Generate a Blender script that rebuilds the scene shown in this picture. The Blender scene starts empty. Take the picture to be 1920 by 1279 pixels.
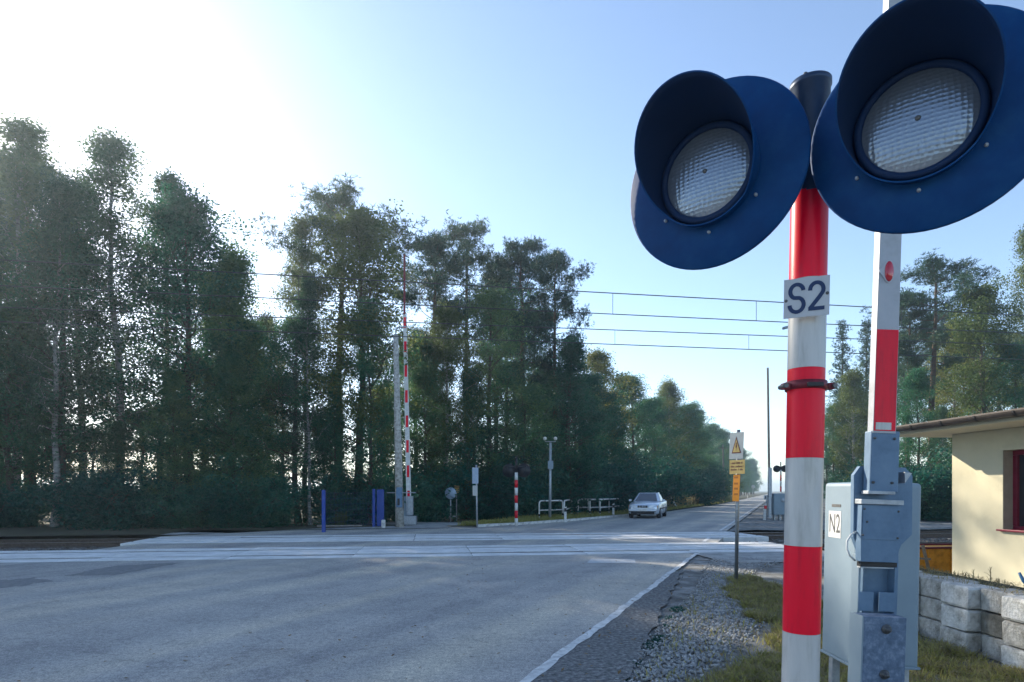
import bpy, bmesh, math, random
import numpy as np
from mathutils import Vector, Matrix
R = math.radians
scene = bpy.context.scene
col = scene.collection
random.seed(7)

# ------------------------------------------------------------------ camera, sky, sun, exposure
CAM_H = 1.65
F = 1160.0                      # focal length in photograph pixels (1920 wide)
HX, HY = 960.0, 920.0           # principal column, horizon row
cam_d = bpy.data.cameras.new('camera')
cam = bpy.data.objects.new('camera', cam_d); col.objects.link(cam)
cam.location = (0, 0, CAM_H); cam.rotation_euler = (R(90), 0, 0)
cam_d.sensor_width = 36.0; cam_d.lens = 36.0 * F / 1920.0
cam_d.shift_y = (HY - 639.5) / 1920.0
cam_d.clip_start = 0.05; cam_d.clip_end = 6000
scene.camera = cam

SUN_AZ, SUN_EL = R(-42.0), R(25.0)        # azimuth from +Y, negative to the left
world = bpy.data.worlds.new('World'); scene.world = world; world.use_nodes = True
wn = world.node_tree.nodes; wl = world.node_tree.links
sky = wn.new('ShaderNodeTexSky'); sky.sky_type = 'NISHITA'; sky.sun_disc = False
sky.sun_elevation = SUN_EL; sky.sun_rotation = SUN_AZ
sky.altitude = 100; sky.air_density = 0.85; sky.dust_density = 0.32; sky.ozone_density = 0.9
bg = wn['Background']; bg.inputs['Strength'].default_value = 0.13
wl.new(sky.outputs['Color'], bg.inputs['Color'])
sun_d = bpy.data.lights.new('sun', 'SUN'); sun_d.energy = 4.2; sun_d.angle = R(0.6); sun_d.color = (1.0, 0.90, 0.74)
sun = bpy.data.objects.new('sun', sun_d); col.objects.link(sun)
sdir = Vector((math.sin(SUN_AZ) * math.cos(SUN_EL), math.cos(SUN_AZ) * math.cos(SUN_EL), math.sin(SUN_EL)))
sun.rotation_euler = sdir.to_track_quat('Z', 'Y').to_euler(); sun.location = sdir * 60
scene.view_settings.view_transform = 'Standard'; scene.view_settings.look = 'None'
scene.view_settings.exposure = 1.2; scene.view_settings.gamma = 1.0
scene.view_settings.use_curve_mapping = False
try:
    scene.cycles.use_denoising = True
    scene.cycles.denoiser = 'OPENIMAGEDENOISE'
    scene.cycles.max_bounces = 5; scene.cycles.diffuse_bounces = 3; scene.cycles.glossy_bounces = 3; scene.cycles.transmission_bounces = 3; scene.cycles.volume_bounces = 0
    scene.cycles.sample_clamp_indirect = 8
    scene.cycles.use_adaptive_sampling = True; scene.cycles.adaptive_threshold = 0.02
except Exception:
    pass

def at(px, py, Y):
    """point seen at photograph pixel (px, py) at distance Y"""
    return Vector(((px - HX) / F * Y, Y, CAM_H + (HY - py) / F * Y))
def gp(px, py, z=0.0):
    Y = F * (CAM_H - z) / (py - HY)
    return Vector(((px - HX) / F * Y, Y, z))

# ------------------------------------------------------------------ materials
def mat(name, cols, scale=6.0, rough=0.6, metal=0.0, bump=0.0, bscale=60.0, detail=5.0, spec=0.4, stretch=None, rotz=0.0, coat=0.0, rvar=0.0):
    m = bpy.data.materials.new(name); m.use_nodes = True
    n = m.node_tree.nodes; l = m.node_tree.links; b = n['Principled BSDF']
    b.inputs['Roughness'].default_value = rough; b.inputs['Metallic'].default_value = metal
    b.inputs['Specular IOR Level'].default_value = spec; b.inputs['Coat Weight'].default_value = coat
    if len(cols) == 1: cols = [cols[0], tuple(c * 0.86 for c in cols[0])]
    tc = n.new('ShaderNodeTexCoord'); mp = n.new('ShaderNodeMapping')
    l.new(tc.outputs['Object'], mp.inputs['Vector'])
    if stretch: mp.inputs['Scale'].default_value = stretch
    mp.inputs['Rotation'].default_value = (0, 0, rotz)
    nz = n.new('ShaderNodeTexNoise'); nz.inputs['Scale'].default_value = scale; nz.inputs['Detail'].default_value = detail
    nz.inputs['Roughness'].default_value = 0.65
    l.new(mp.outputs['Vector'], nz.inputs['Vector'])
    rp = n.new('ShaderNodeValToRGB'); e = rp.color_ramp.elements
    k = len(cols)
    while len(e) < k: e.new(0.5)
    for i, c in enumerate(cols):
        e[i].position = 0.32 + 0.36 * i / (k - 1); e[i].color = (*c, 1)
    l.new(nz.outputs['Fac'], rp.inputs['Fac']); l.new(rp.outputs['Color'], b.inputs['Base Color'])
    if rvar:
        mr = n.new('ShaderNodeMapRange'); mr.inputs['To Min'].default_value = rough - rvar; mr.inputs['To Max'].default_value = rough + rvar
        l.new(nz.outputs['Fac'], mr.inputs['Value']); l.new(mr.outputs['Result'], b.inputs['Roughness'])
    if bump:
        n2 = n.new('ShaderNodeTexNoise'); n2.inputs['Scale'].default_value = bscale; n2.inputs['Detail'].default_value = 4
        l.new(tc.outputs['Object'], n2.inputs['Vector'])
        bp = n.new('ShaderNodeBump'); bp.inputs['Strength'].default_value = bump; bp.inputs['Distance'].default_value = 0.02
        l.new(n2.outputs['Fac'], bp.inputs['Height']); l.new(bp.outputs['Normal'], b.inputs['Normal'])
    return m

def leaf_mat(name, dark, mid, light, trans=0.35, nscale=0.55):
    m = bpy.data.materials.new(name); m.use_nodes = True
    n = m.node_tree.nodes; l = m.node_tree.links
    b = n['Principled BSDF']; out = n['Material Output']
    b.inputs['Roughness'].default_value = 0.55; b.inputs['Specular IOR Level'].default_value = 0.25
    tc = n.new('ShaderNodeTexCoord'); nz = n.new('ShaderNodeTexNoise'); nz.inputs['Scale'].default_value = nscale; nz.inputs['Detail'].default_value = 6
    nz.inputs['Roughness'].default_value = 0.75
    l.new(tc.outputs['Object'], nz.inputs['Vector'])
    oi = n.new('ShaderNodeObjectInfo'); ad = n.new('ShaderNodeMath'); ad.operation = 'MULTIPLY_ADD'
    ad.inputs[1].default_value = 0.30; ad.inputs[2].default_value = -0.15
    l.new(oi.outputs['Random'], ad.inputs[0])
    a2 = n.new('ShaderNodeMath'); a2.operation = 'ADD'
    l.new(nz.outputs['Fac'], a2.inputs[0]); l.new(ad.outputs[0], a2.inputs[1])
    rp = n.new('ShaderNodeValToRGB'); e = rp.color_ramp.elements; e.new(0.5)
    for i, (p, c) in enumerate(((0.30, dark), (0.52, mid), (0.74, light))): e[i].position = p; e[i].color = (*c, 1)
    l.new(a2.outputs[0], rp.inputs['Fac']); l.new(rp.outputs['Color'], b.inputs['Base Color'])
    t = n.new('ShaderNodeBsdfTranslucent'); mx = n.new('ShaderNodeMixShader'); mx.inputs[0].default_value = trans
    hs = n.new('ShaderNodeHueSaturation'); hs.inputs['Value'].default_value = 1.5; hs.inputs['Hue'].default_value = 0.485
    l.new(rp.outputs['Color'], hs.inputs['Color']); l.new(hs.outputs['Color'], t.inputs['Color'])
    l.new(b.outputs[0], mx.inputs[1]); l.new(t.outputs[0], mx.inputs[2]); l.new(mx.outputs[0], out.inputs['Surface'])
    return m

M = {}
M['pole_metal'] = mat('pole_metal', [(0.23, 0.25, 0.27), (0.32, 0.34, 0.36)], 9, 0.42, 0.7, rvar=0.1)
M['galv'] = mat('galvanised_steel', [(0.26, 0.29, 0.32), (0.36, 0.39, 0.42), (0.44, 0.47, 0.5)], 14, 0.5, 0.45, bump=0.05, rvar=0.1)
M['galv_blue'] = mat('grey_blue_painted_steel', [(0.085, 0.155, 0.245), (0.115, 0.195, 0.295), (0.14, 0.225, 0.325)], 7, 0.5, 0.05, bump=0.03, bscale=220, rvar=0.08)
M['weight'] = mat('mottled_zinc_plate', [(0.075, 0.115, 0.18), (0.11, 0.16, 0.245), (0.19, 0.25, 0.345)], 30, 0.5, 0.35, bump=0.08, bscale=120)
M['cabinet'] = mat('light_grey_cabinet_paint', [(0.185, 0.25, 0.30), (0.225, 0.295, 0.345)], 3, 0.5, 0, bump=0.02, bscale=180, rvar=0.06)
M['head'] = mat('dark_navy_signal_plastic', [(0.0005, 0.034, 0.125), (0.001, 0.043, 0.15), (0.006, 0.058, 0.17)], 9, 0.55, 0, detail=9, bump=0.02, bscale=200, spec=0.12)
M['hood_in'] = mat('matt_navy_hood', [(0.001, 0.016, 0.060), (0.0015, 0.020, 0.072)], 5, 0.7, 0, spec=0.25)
M['red'] = mat('red_reflective_sheet', [(0.58, 0.004, 0.026), (0.79, 0.001, 0.026), (0.83, 0.002, 0.030)], 7, 0.38, 0, stretch=(3, 3, .5), detail=8, coat=0.08, spec=0.2, rvar=0.06)
M['red_paint'] = mat('red_paint', [(0.55, 0.004, 0.016), (0.65, 0.006, 0.022)], 10, 0.45)
M['white'] = mat('white_reflective_sheet', [(0.33, 0.33, 0.31), (0.47, 0.47, 0.46), (0.52, 0.52, 0.51)], 7, 0.34, 0, stretch=(3, 3, .5), detail=8, coat=0.25, rvar=0.06)
M['white_paint'] = mat('white_paint', [(0.52, 0.52, 0.50), (0.72, 0.72, 0.70)], 9, 0.5)
M['boom_white'] = mat('boom_white_paint', [(0.30, 0.32, 0.34), (0.39, 0.41, 0.44), (0.43, 0.45, 0.48)], 6, 0.42, 0, rvar=0.06)
M['clamp'] = mat('dark_red_clamp', [(0.10, 0.012, 0.02), (0.22, 0.02, 0.035)], 30, 0.5, 0.1)
M['black'] = mat('black_plastic', [(0.012, 0.013, 0.016), (0.02, 0.021, 0.024)], 10, 0.5)
M['bolt'] = mat('dull_bolt_steel', [(0.07, 0.075, 0.08), (0.16, 0.16, 0.16)], 60, 0.5, 0.6)
M['navy_ink'] = mat('navy_lettering', [(0.006, 0.025, 0.09), (0.009, 0.03, 0.1)], 5, 0.5)
M['plate'] = mat('white_enamel_plate', [(0.40, 0.42, 0.45), (0.47, 0.49, 0.52)], 12, 0.4, rvar=0.05)
M['cream_wall'] = mat('cream_render', [(0.56, 0.51, 0.36), (0.62, 0.565, 0.40), (0.65, 0.59, 0.42)], 2.2, 0.9, 0, bump=0.25, bscale=160)
M['soffit'] = mat('cream_soffit_boards', [(0.62, 0.57, 0.42), (0.68, 0.63, 0.47)], 4, 0.7)
M['gutter'] = mat('brown_gutter', [(0.035, 0.03, 0.028), (0.06, 0.05, 0.045)], 8, 0.35, 0.2)
M['roof'] = mat('dark_roof_sheet', [(0.05, 0.04, 0.036), (0.08, 0.065, 0.058)], 5, 0.6)
M['maroon'] = mat('maroon_frame_paint', [(0.15, 0.008, 0.028), (0.2, 0.012, 0.036)], 8, 0.4)
M['reveal'] = mat('grey_beige_reveal', [(0.30, 0.27, 0.22), (0.36, 0.32, 0.26)], 8, 0.9)
M['glass'] = mat('dark_window_glass', [(0.02, 0.025, 0.03), (0.03, 0.035, 0.04)], 2, 0.06, 0, spec=0.8)
M['concrete'] = mat('weathered_concrete', [(0.18, 0.172, 0.145), (0.40, 0.385, 0.35), (0.58, 0.56, 0.52)], 8, 0.9, 0, detail=10, bump=0.8, bscale=45)
M['concrete_dark'] = mat('stained_concrete', [(0.09, 0.085, 0.07), (0.15, 0.14, 0.115), (0.26, 0.25, 0.22)], 6, 0.95, 0, bump=0.5, bscale=45)
M['concrete_pale'] = mat('pale_concrete', [(0.28, 0.275, 0.25), (0.56, 0.555, 0.525), (0.72, 0.71, 0.68)], 7, 0.9, 0, detail=10, bump=0.8, bscale=45)
M['slab'] = mat('crossing_slab_concrete', [(0.52, 0.525, 0.52), (0.68, 0.685, 0.675), (0.80, 0.805, 0.795)], 1.6, 0.85, 0, bump=0.3, bscale=30, detail=9)
M['rail'] = mat('rail_steel', [(0.07, 0.05, 0.04), (0.13, 0.10, 0.085)], 12, 0.5, 0.5)
M['sleeper'] = mat('sleeper_concrete', [(0.14, 0.13, 0.12), (0.24, 0.23, 0.21)], 7, 0.9, bump=0.3)
M['ballast'] = mat('ballast_stone', [(0.07, 0.062, 0.055), (0.15, 0.135, 0.12), (0.24, 0.225, 0.205)], 28, 0.95, 0, bump=0.9, bscale=24)
M['stone'] = mat('grey_gravel_stone', [(0.16, 0.165, 0.17), (0.32, 0.325, 0.32), (0.54, 0.54, 0.53)], 9, 0.9)
M['soil'] = mat('forest_floor', [(0.035, 0.03, 0.02), (0.06, 0.055, 0.03), (0.05, 0.065, 0.022)], 1.4, 1.0, 0, bump=0.8, bscale=9, detail=9)
M['verge'] = mat('sandy_gravel_ground', [(0.085, 0.085, 0.08), (0.20, 0.20, 0.19), (0.34, 0.345, 0.34)], 2.6, 1.0, 0, bump=0.8, bscale=38, detail=10)
M['sand'] = mat('pale_sandy_gravel', [(0.20, 0.20, 0.19), (0.34, 0.345, 0.335), (0.48, 0.48, 0.46)], 2.2, 1.0, 0, bump=0.6, bscale=30, detail=10)
M['turf'] = mat('turf_soil', [(0.05, 0.055, 0.022), (0.085, 0.09, 0.035), (0.13, 0.125, 0.055)], 3, 1.0, 0, bump=0.8, bscale=25, detail=9)
M['shoulder'] = mat('coarse_dark_asphalt', [(0.05, 0.055, 0.058), (0.155, 0.16, 0.162), (0.31, 0.315, 0.31)], 22, 0.95, 0, bump=0.9, bscale=60, detail=8)
M['edge_line'] = mat('worn_edge_line', [(0.34, 0.35, 0.35), (0.62, 0.63, 0.62), (0.80, 0.81, 0.79)], 7, 0.9, 0, bump=0.4, bscale=70, detail=8)
M['road_paint'] = mat('worn_road_paint', [(0.38, 0.40, 0.41), (0.58, 0.60, 0.61)], 6, 0.8, detail=9)
M['patch'] = mat('dark_asphalt_patch', [(0.15, 0.155, 0.16), (0.20, 0.205, 0.21), (0.25, 0.255, 0.255)], 9, 0.85, 0, bump=0.5, bscale=60)
M['blue_paint'] = mat('blue_fence_paint', [(0.012, 0.05, 0.26), (0.018, 0.065, 0.32)], 9, 0.4)
M['mesh_wire'] = mat('blue_mesh_wire', [(0.015, 0.05, 0.16), (0.02, 0.06, 0.2)], 9, 0.5)
M['wire'] = mat('overhead_copper_wire', [(0.05, 0.055, 0.06), (0.09, 0.095, 0.1)], 3, 0.5, 0.5)
M['sign_back'] = mat('grey_sign_back', [(0.26, 0.34, 0.44), (0.34, 0.42, 0.52)], 8, 0.45, 0.3)
M['sign_white'] = mat('faded_white_sign', [(0.40, 0.41, 0.39), (0.48, 0.49, 0.46)], 6, 0.5)
M['sign_yellow'] = mat('faded_yellow_sign', [(0.52, 0.34, 0.10), (0.60, 0.42, 0.14)], 10, 0.55)
M['orange_sheet'] = mat('orange_warning_sheet', [(0.72, 0.24, 0.012), (0.80, 0.30, 0.02)], 12, 0.5)
M['sign_text'] = mat('dark_sign_print', [(0.13, 0.035, 0.03), (0.17, 0.05, 0.04)], 8, 0.6)
M['orange'] = mat('orange_painted_steel', [(0.52, 0.20, 0.012), (0.72, 0.30, 0.018), (0.80, 0.36, 0.03)], 9, 0.6, 0, bump=0.1)
M['silver'] = mat('silver_car_paint', [(0.56, 0.62, 0.70), (0.62, 0.68, 0.76)], 3, 0.28, 0.4, coat=0.6)
M['car_glass'] = mat('car_glass', [(0.05, 0.065, 0.085), (0.07, 0.085, 0.11)], 2, 0.05, 0, spec=0.9)
M['tyre'] = mat('tyre_rubber', [(0.012, 0.012, 0.013), (0.02, 0.02, 0.021)], 20, 0.85)
M['alloy'] = mat('alloy_rim', [(0.28, 0.30, 0.33), (0.36, 0.38, 0.41)], 10, 0.3, 0.8)
M['head_glass'] = mat('headlight_glass', [(0.72, 0.75, 0.78), (0.85, 0.88, 0.9)], 12, 0.1, 0, spec=0.8)
M['amber'] = mat('amber_glass', [(0.5, 0.18, 0.02), (0.55, 0.2, 0.03)], 8, 0.2)
M['wood'] = mat('grey_timber', [(0.16, 0.14, 0.115), (0.28, 0.25, 0.21)], 9, 0.85, bump=0.3)
M['bark_pine'] = mat('pine_bark', [(0.05, 0.036, 0.028), (0.11, 0.07, 0.05), (0.15, 0.095, 0.065)], 4, 0.95, 0, bump=0.6, bscale=14)
M['bark_birch'] = mat('birch_bark', [(0.05, 0.048, 0.045), (0.26, 0.255, 0.24), (0.36, 0.355, 0.34)], 2.2, 0.85, 0, bump=0.3, bscale=12, stretch=(0.6, 0.6, 2.5))
M['bark'] = mat('dark_bark', [(0.035, 0.03, 0.025), (0.075, 0.062, 0.05), (0.10, 0.085, 0.07)], 5, 0.95, 0, bump=0.6, bscale=14)
M['leaf_birch'] = leaf_mat('birch_leaves', (0.032, 0.082, 0.056), (0.068, 0.125, 0.070), (0.14, 0.170, 0.075), 0.46)
M['leaf_green'] = leaf_mat('broadleaf_leaves', (0.014, 0.075, 0.050), (0.036, 0.130, 0.072), (0.115, 0.190, 0.065), 0.42)
M['leaf_yellow'] = leaf_mat('turning_leaves', (0.045, 0.085, 0.030), (0.100, 0.135, 0.040), (0.185, 0.18, 0.050), 0.45)
M['needles'] = leaf_mat('pine_needles', (0.016, 0.056, 0.044), (0.036, 0.088, 0.058), (0.085, 0.120, 0.058), 0.26)
M['shrub'] = leaf_mat('shrub_leaves', (0.009, 0.066, 0.055), (0.020, 0.110, 0.080), (0.060, 0.155, 0.080), 0.36)
M['grass'] = leaf_mat('grass_blades', (0.17, 0.19, 0.05), (0.30, 0.30, 0.085), (0.48, 0.43, 0.17), 0.45, 5.0)
M['dry'] = leaf_mat('dry_grass', (0.16, 0.14, 0.07), (0.30, 0.26, 0.13), (0.48, 0.42, 0.24), 0.35, 5.0)

# weathered asphalt: fine aggregate, tyre-polished bands along the road, stains
def asphalt():
    m = bpy.data.materials.new('weathered_asphalt'); m.use_nodes = True
    n = m.node_tree.nodes; l = m.node_tree.links; b = n['Principled BSDF']
    b.inputs['Specular IOR Level'].default_value = 0.35
    tc = n.new('ShaderNodeTexCoord')
    def noise(scale, detail, mscale=(1, 1, 1), rz=0.0, rough=0.6):
        mp = n.new('ShaderNodeMapping'); mp.vector_type = 'TEXTURE'
        mp.inputs['Rotation'].default_value = (0, 0, rz); mp.inputs['Scale'].default_value = mscale
        l.new(tc.outputs['Object'], mp.inputs['Vector'])
        z = n.new('ShaderNodeTexNoise'); z.inputs['Scale'].default_value = scale; z.inputs['Detail'].default_value = detail; z.inputs['Roughness'].default_value = rough
        l.new(mp.outputs['Vector'], z.inputs['Vector']); return z.outputs['Fac']
    def ramp(fac, pts):
        r = n.new('ShaderNodeValToRGB'); e = r.color_ramp.elements
        while len(e) < len(pts): e.new(0.5)
        for i, (p, c) in enumerate(pts): e[i].position = p; e[i].color = (*c, 1)
        l.new(fac, r.inputs['Fac']); return r.outputs['Color']
    def mul(a, bb, f=1.0):
        x = n.new('ShaderNodeMix'); x.data_type = 'RGBA'; x.blend_type = 'MULTIPLY'; x.inputs['Factor'].default_value = f
        l.new(a, x.inputs['A']); l.new(bb, x.inputs['B']); return x.outputs['Result']
    base = ramp(noise(0.35, 8), [(0.3, (0.305, 0.293, 0.275)), (0.5, (0.375, 0.357, 0.332)), (0.7, (0.44, 0.418, 0.38))])
    band = ramp(noise(1.0, 3, (1.25, 26.0, 1), R(-23.5), 0.5), [(0.32, (0.70, 0.745, 0.80)), (0.5, (0.97, 1, 1.03)), (0.68, (1.34, 1.31, 1.18))])
    blot = ramp(noise(1.7, 9, rough=0.7), [(0.25, (0.72, 0.73, 0.75)), (0.5, (1, 1, 1)), (0.75, (1.16, 1.15, 1.12))])
    fine = ramp(noise(60, 3, rough=0.8), [(0.36, (0.50, 0.51, 0.53)), (0.5, (1, 1, 1)), (0.64, (1.55, 1.53, 1.5))])
    mid_ = ramp(noise(17, 5, rough=0.75), [(0.36, (0.66, 0.67, 0.69)), (0.5, (1, 1, 1)), (0.64, (1.32, 1.31, 1.28))])
    speck = ramp(noise(9, 2, rough=0.6), [(0.24, (0.28, 0.29, 0.31)), (0.29, (1, 1, 1)), (0.715, (1, 1, 1)), (0.74, (1.7, 1.7, 1.66))])
    # fine cracks
    mpc = n.new('ShaderNodeMapping'); mpc.inputs['Scale'].default_value = (0.42, 0.42, 1); l.new(tc.outputs['Object'], mpc.inputs['Vector'])
    wob = n.new('ShaderNodeTexNoise'); wob.inputs['Scale'].default_value = 1.6; wob.inputs['Detail'].default_value = 6
    l.new(tc.outputs['Object'], wob.inputs['Vector'])
    vm = n.new('ShaderNodeVectorMath'); vm.operation = 'MULTIPLY_ADD'; vm.inputs[1].default_value = (0.55, 0.55, 0)
    l.new(wob.outputs['Color'], vm.inputs[0]); l.new(mpc.outputs['Vector'], vm.inputs[2])
    vc = n.new('ShaderNodeTexVoronoi'); vc.feature = 'DISTANCE_TO_EDGE'; vc.inputs['Scale'].default_value = 0.55
    l.new(vm.outputs[0], vc.inputs['Vector'])
    crack = ramp(vc.outputs['Distance'], [(0.0, (0.55, 0.56, 0.58)), (0.006, (0.8, 0.8, 0.82)), (0.012, (1, 1, 1))])
    c = mul(mul(mul(mul(mul(mul(base, band), blot), fine, 0.85), mid_, 0.8), speck, 0.6), crack, 0.35)
    l.new(c, b.inputs['Base Color'])
    b.inputs['Roughness'].default_value = 0.72
    bp = n.new('ShaderNodeBump'); bp.inputs['Strength'].default_value = 0.45; bp.inputs['Distance'].default_value = 0.012
    l.new(noise(75, 4, rough=0.7), bp.inputs['Height']); l.new(bp.outputs['Normal'], b.inputs['Normal'])
    return m
M['asphalt'] = asphalt()

def lens_mat():
    m = bpy.data.materials.new('prismatic_signal_lens'); m.use_nodes = True
    n = m.node_tree.nodes; l = m.node_tree.links; b = n['Principled BSDF']
    b.inputs['Base Color'].default_value = (0.22, 0.265, 0.33, 1); b.inputs['Roughness'].default_value = 0.22
    b.inputs['Specular IOR Level'].default_value = 0.6; b.inputs['Metallic'].default_value = 0.6
    tc = n.new('ShaderNodeTexCoord')
    vo = n.new('ShaderNodeTexVoronoi'); vo.inputs['Scale'].default_value = 75; vo.inputs['Randomness'].default_value = 0.18
    l.new(tc.outputs['Object'], vo.inputs['Vector'])
    bp = n.new('ShaderNodeBump'); bp.inputs['Strength'].default_value = 0.2; bp.inputs['Distance'].default_value = 0.01
    l.new(vo.outputs['Distance'], bp.inputs['Height']); l.new(bp.outputs['Normal'], b.inputs['Normal'])
    return m
M['lens'] = lens_mat()
m = bpy.data.materials.new('red_reflector_glass'); m.use_nodes = True
b = m.node_tree.nodes['Principled BSDF']; b.inputs['Base Color'].default_value = (0.50, 0.012, 0.03, 1); b.inputs['Roughness'].default_value = 0.15; b.inputs['Coat Weight'].default_value = 0.7
M['reflector'] = m

# ------------------------------------------------------------------ helpers
def tag(o, label=None, cat=None, group=None, kind=None):
    if label: o['label'] = label
    if cat: o['category'] = cat
    if group: o['group'] = group
    if kind: o['kind'] = kind
    return o
def empty(name, loc, rz=0.0):
    o = bpy.data.objects.new(name, None); o.empty_display_size = 0.2
    o.location = loc; o.rotation_euler = (0, 0, rz); col.objects.link(o); return o
def link(name, me, material=None, parent=None, loc=None, rot=None):
    if material is not None and len(me.materials) == 0: me.materials.append(M[material])
    o = bpy.data.objects.new(name, me); col.objects.link(o)
    if parent is not None: o.parent = parent
    if loc is not None: o.location = loc
    if rot is not None: o.rotation_euler = rot
    return o

class MB:
    """collects shapes into ONE mesh"""
    def __init__(s): s.bm = bmesh.new()
    def box(s, c, d, rot=None, bev=0.0, seg=2):
        r = bmesh.ops.create_cube(s.bm, size=1.0)
        mt = Matrix.Translation(Vector(c)) @ (rot.to_4x4() if rot else Matrix()) @ Matrix.Diagonal((*d, 1))
        bmesh.ops.transform(s.bm, matrix=mt, verts=r['verts'])
        if bev:
            es = list({e for v in r['verts'] for e in v.link_edges})
            bmesh.ops.bevel(s.bm, geom=es, offset=bev, segments=seg, affect='EDGES', profile=0.6)
        return s
    def tube(s, pts, rad, n=12, caps=True):
        pts = [Vector(p) for p in pts]
        if not isinstance(rad, (list, tuple)): rad = [rad] * len(pts)
        rings = []; up = None
        for i, p in enumerate(pts):
            t = (pts[min(i + 1, len(pts) - 1)] - pts[max(i - 1, 0)]).normalized()
            if up is None: up = t.orthogonal().normalized()
            u = (up - t * up.dot(t)).normalized(); up = u; v = t.cross(u)
            rings.append([s.bm.verts.new(p + (u * math.cos(2 * math.pi * k / n) + v * math.sin(2 * math.pi * k / n)) * rad[i]) for k in range(n)])
        for a, b2 in zip(rings, rings[1:]):
            for k in range(n):
                f = s.bm.faces.new((a[k], a[(k + 1) % n], b2[(k + 1) % n], b2[k])); f.smooth = n > 6
        if caps:
            s.bm.faces.new(rings[0][::-1]); s.bm.faces.new(rings[-1])
        return s
    def lathe(s, prof, c, axis, n=40, close=False):
        axis = Vector(axis).normalized(); u = axis.orthogonal().normalized(); v = axis.cross(u); c = Vector(c)
        rings = []
        for (r, h) in prof:
            if r < 1e-6: rings.append([s.bm.verts.new(c + axis * h)])
            else: rings.append([s.bm.verts.new(c + axis * h + (u * math.cos(2 * math.pi * k / n) + v * math.sin(2 * math.pi * k / n)) * r) for k in range(n)])
        for a, b2 in zip(rings, rings[1:]):
            for k in range(n):
                k2 = (k + 1) % n
                if len(a) == 1 and len(b2) == 1: continue
                if len(a) == 1: f = s.bm.faces.new((a[0], b2[k2], b2[k]))
                elif len(b2) == 1: f = s.bm.faces.new((a[k], a[k2], b2[0]))
                else: f = s.bm.faces.new((a[k], a[k2], b2[k2], b2[k]))
                f.smooth = True
        return s
    def prism(s, poly, o, u, v, d):
        """polygon in plane (o,u,v) extruded by vector d"""
        o, u, v, d = Vector(o), Vector(u), Vector(v), Vector(d)
        a = [s.bm.verts.new(o + u * p[0] + v * p[1]) for p in poly]; b2 = [s.bm.verts.new(x.co + d) for x in a]
        k = len(poly)
        s.bm.faces.new(a); s.bm.faces.new(b2[::-1])
        for i in range(k): s.bm.faces.new((a[i], b2[i], b2[(i + 1) % k], a[(i + 1) % k]))
        return s
    def sheet(s, poly, z=0.0):
        s.bm.faces.new([s.bm.verts.new((p[0], p[1], p[2] if len(p) > 2 else z)) for p in poly]); return s
    def mesh(s, name, fix=True):
        if fix: bmesh.ops.recalc_face_normals(s.bm, faces=s.bm.faces)
        me = bpy.data.meshes.new(name); s.bm.to_mesh(me); s.bm.free(); return me
    def build(s, name, material, parent=None, loc=None, rot=None, smooth=False):
        me = s.mesh(name)
        if smooth:
            for p in me.polygons: p.use_smooth = True
        return link(name, me, material, parent, loc, rot)

def np_mesh(name, V, Q, smooth=False):
    V = np.asarray(V, np.float32); Q = np.asarray(Q, np.int32)
    k = Q.shape[1]
    me = bpy.data.meshes.new(name)
    me.vertices.add(len(V)); me.vertices.foreach_set('co', V.ravel())
    me.loops.add(Q.size); me.loops.foreach_set('vertex_index', Q.ravel())
    me.polygons.add(len(Q)); me.polygons.foreach_set('loop_start', np.arange(0, Q.size, k, dtype=np.int32))
    me.polygons.foreach_set('loop_total', np.full(len(Q), k, np.int32))
    if smooth: me.polygons.foreach_set('use_smooth', np.ones(len(Q), bool))
    me.update(calc_edges=True); return me

def text_mesh(txt, size, extrude=0.0008):
    cu = bpy.data.curves.new('lettering', 'FONT'); cu.body = txt; cu.size = size; cu.extrude = extrude; cu.align_x = 'CENTER'; cu.align_y = 'CENTER'
    o = bpy.data.objects.new('lettering', cu); col.objects.link(o)
    bpy.context.view_layer.update()
    me = bpy.data.meshes.new_from_object(o.evaluated_get(bpy.context.evaluated_depsgraph_get()))
    bpy.data.objects.remove(o); return me

def stroke(mb, pts, w, o, u, v, d, closed=False):
    """flat band along 2-D polyline, raised by d"""
    P = [Vector((p[0], p[1])) for p in pts]; L, Rr = [], []
    for i, p in enumerate(P):
        t = (P[min(i + 1, len(P) - 1)] - P[max(i - 1, 0)]).normalized(); nn = Vector((-t.y, t.x))
        L.append(p + nn * w / 2); Rr.append(p - nn * w / 2)
    o, u, v, d = Vector(o), Vector(u), Vector(v), Vector(d)
    bm = mb.bm
    A = [bm.verts.new(o + u * p.x + v * p.y + d) for p in L]; B = [bm.verts.new(o + u * p.x + v * p.y + d) for p in Rr]
    for i in range(len(P) - 1): bm.faces.new((A[i], A[i + 1], B[i + 1], B[i]))

def copy_tree(o, parent=None):
    c = o.copy(); col.objects.link(c); c.parent = parent
    for ch in list(o.children): copy_tree(ch, c)
    return c

# ------------------------------------------------------------------ the setting: ground, road, tracks
TH = R(7.6); TC, TS = math.cos(TH), math.sin(TH)
def trk(t, w):
    """track frame: t metres along the tracks, w metres across (w = 0 at the near slab edge)"""
    return Vector((t * TC - w * TS, 15.75 + t * TS + w * TC, 0))
W1A, W1B, W2A, W2B = 0.0, 3.0, 5.0, 7.9           # near slabs, middle asphalt, far slabs
def red(Y): return 0.115 + 0.434 * (Y - 5.33)       # x of the road's right edge
LEFT = [(27.3, -2.2), (30, 0.6), (34, 3.6), (39.9, 7.3), (50.4, 13.0), (76.6, 25.9), (120, 45.0), (200, 80.0), (420, 176.0)]

g = MB().sheet([(-2200, -300), (2200, -300), (2200, 2200), (-2200, 2200)], -0.30).build('ground', 'soil'); tag(g, kind='structure')

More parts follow.
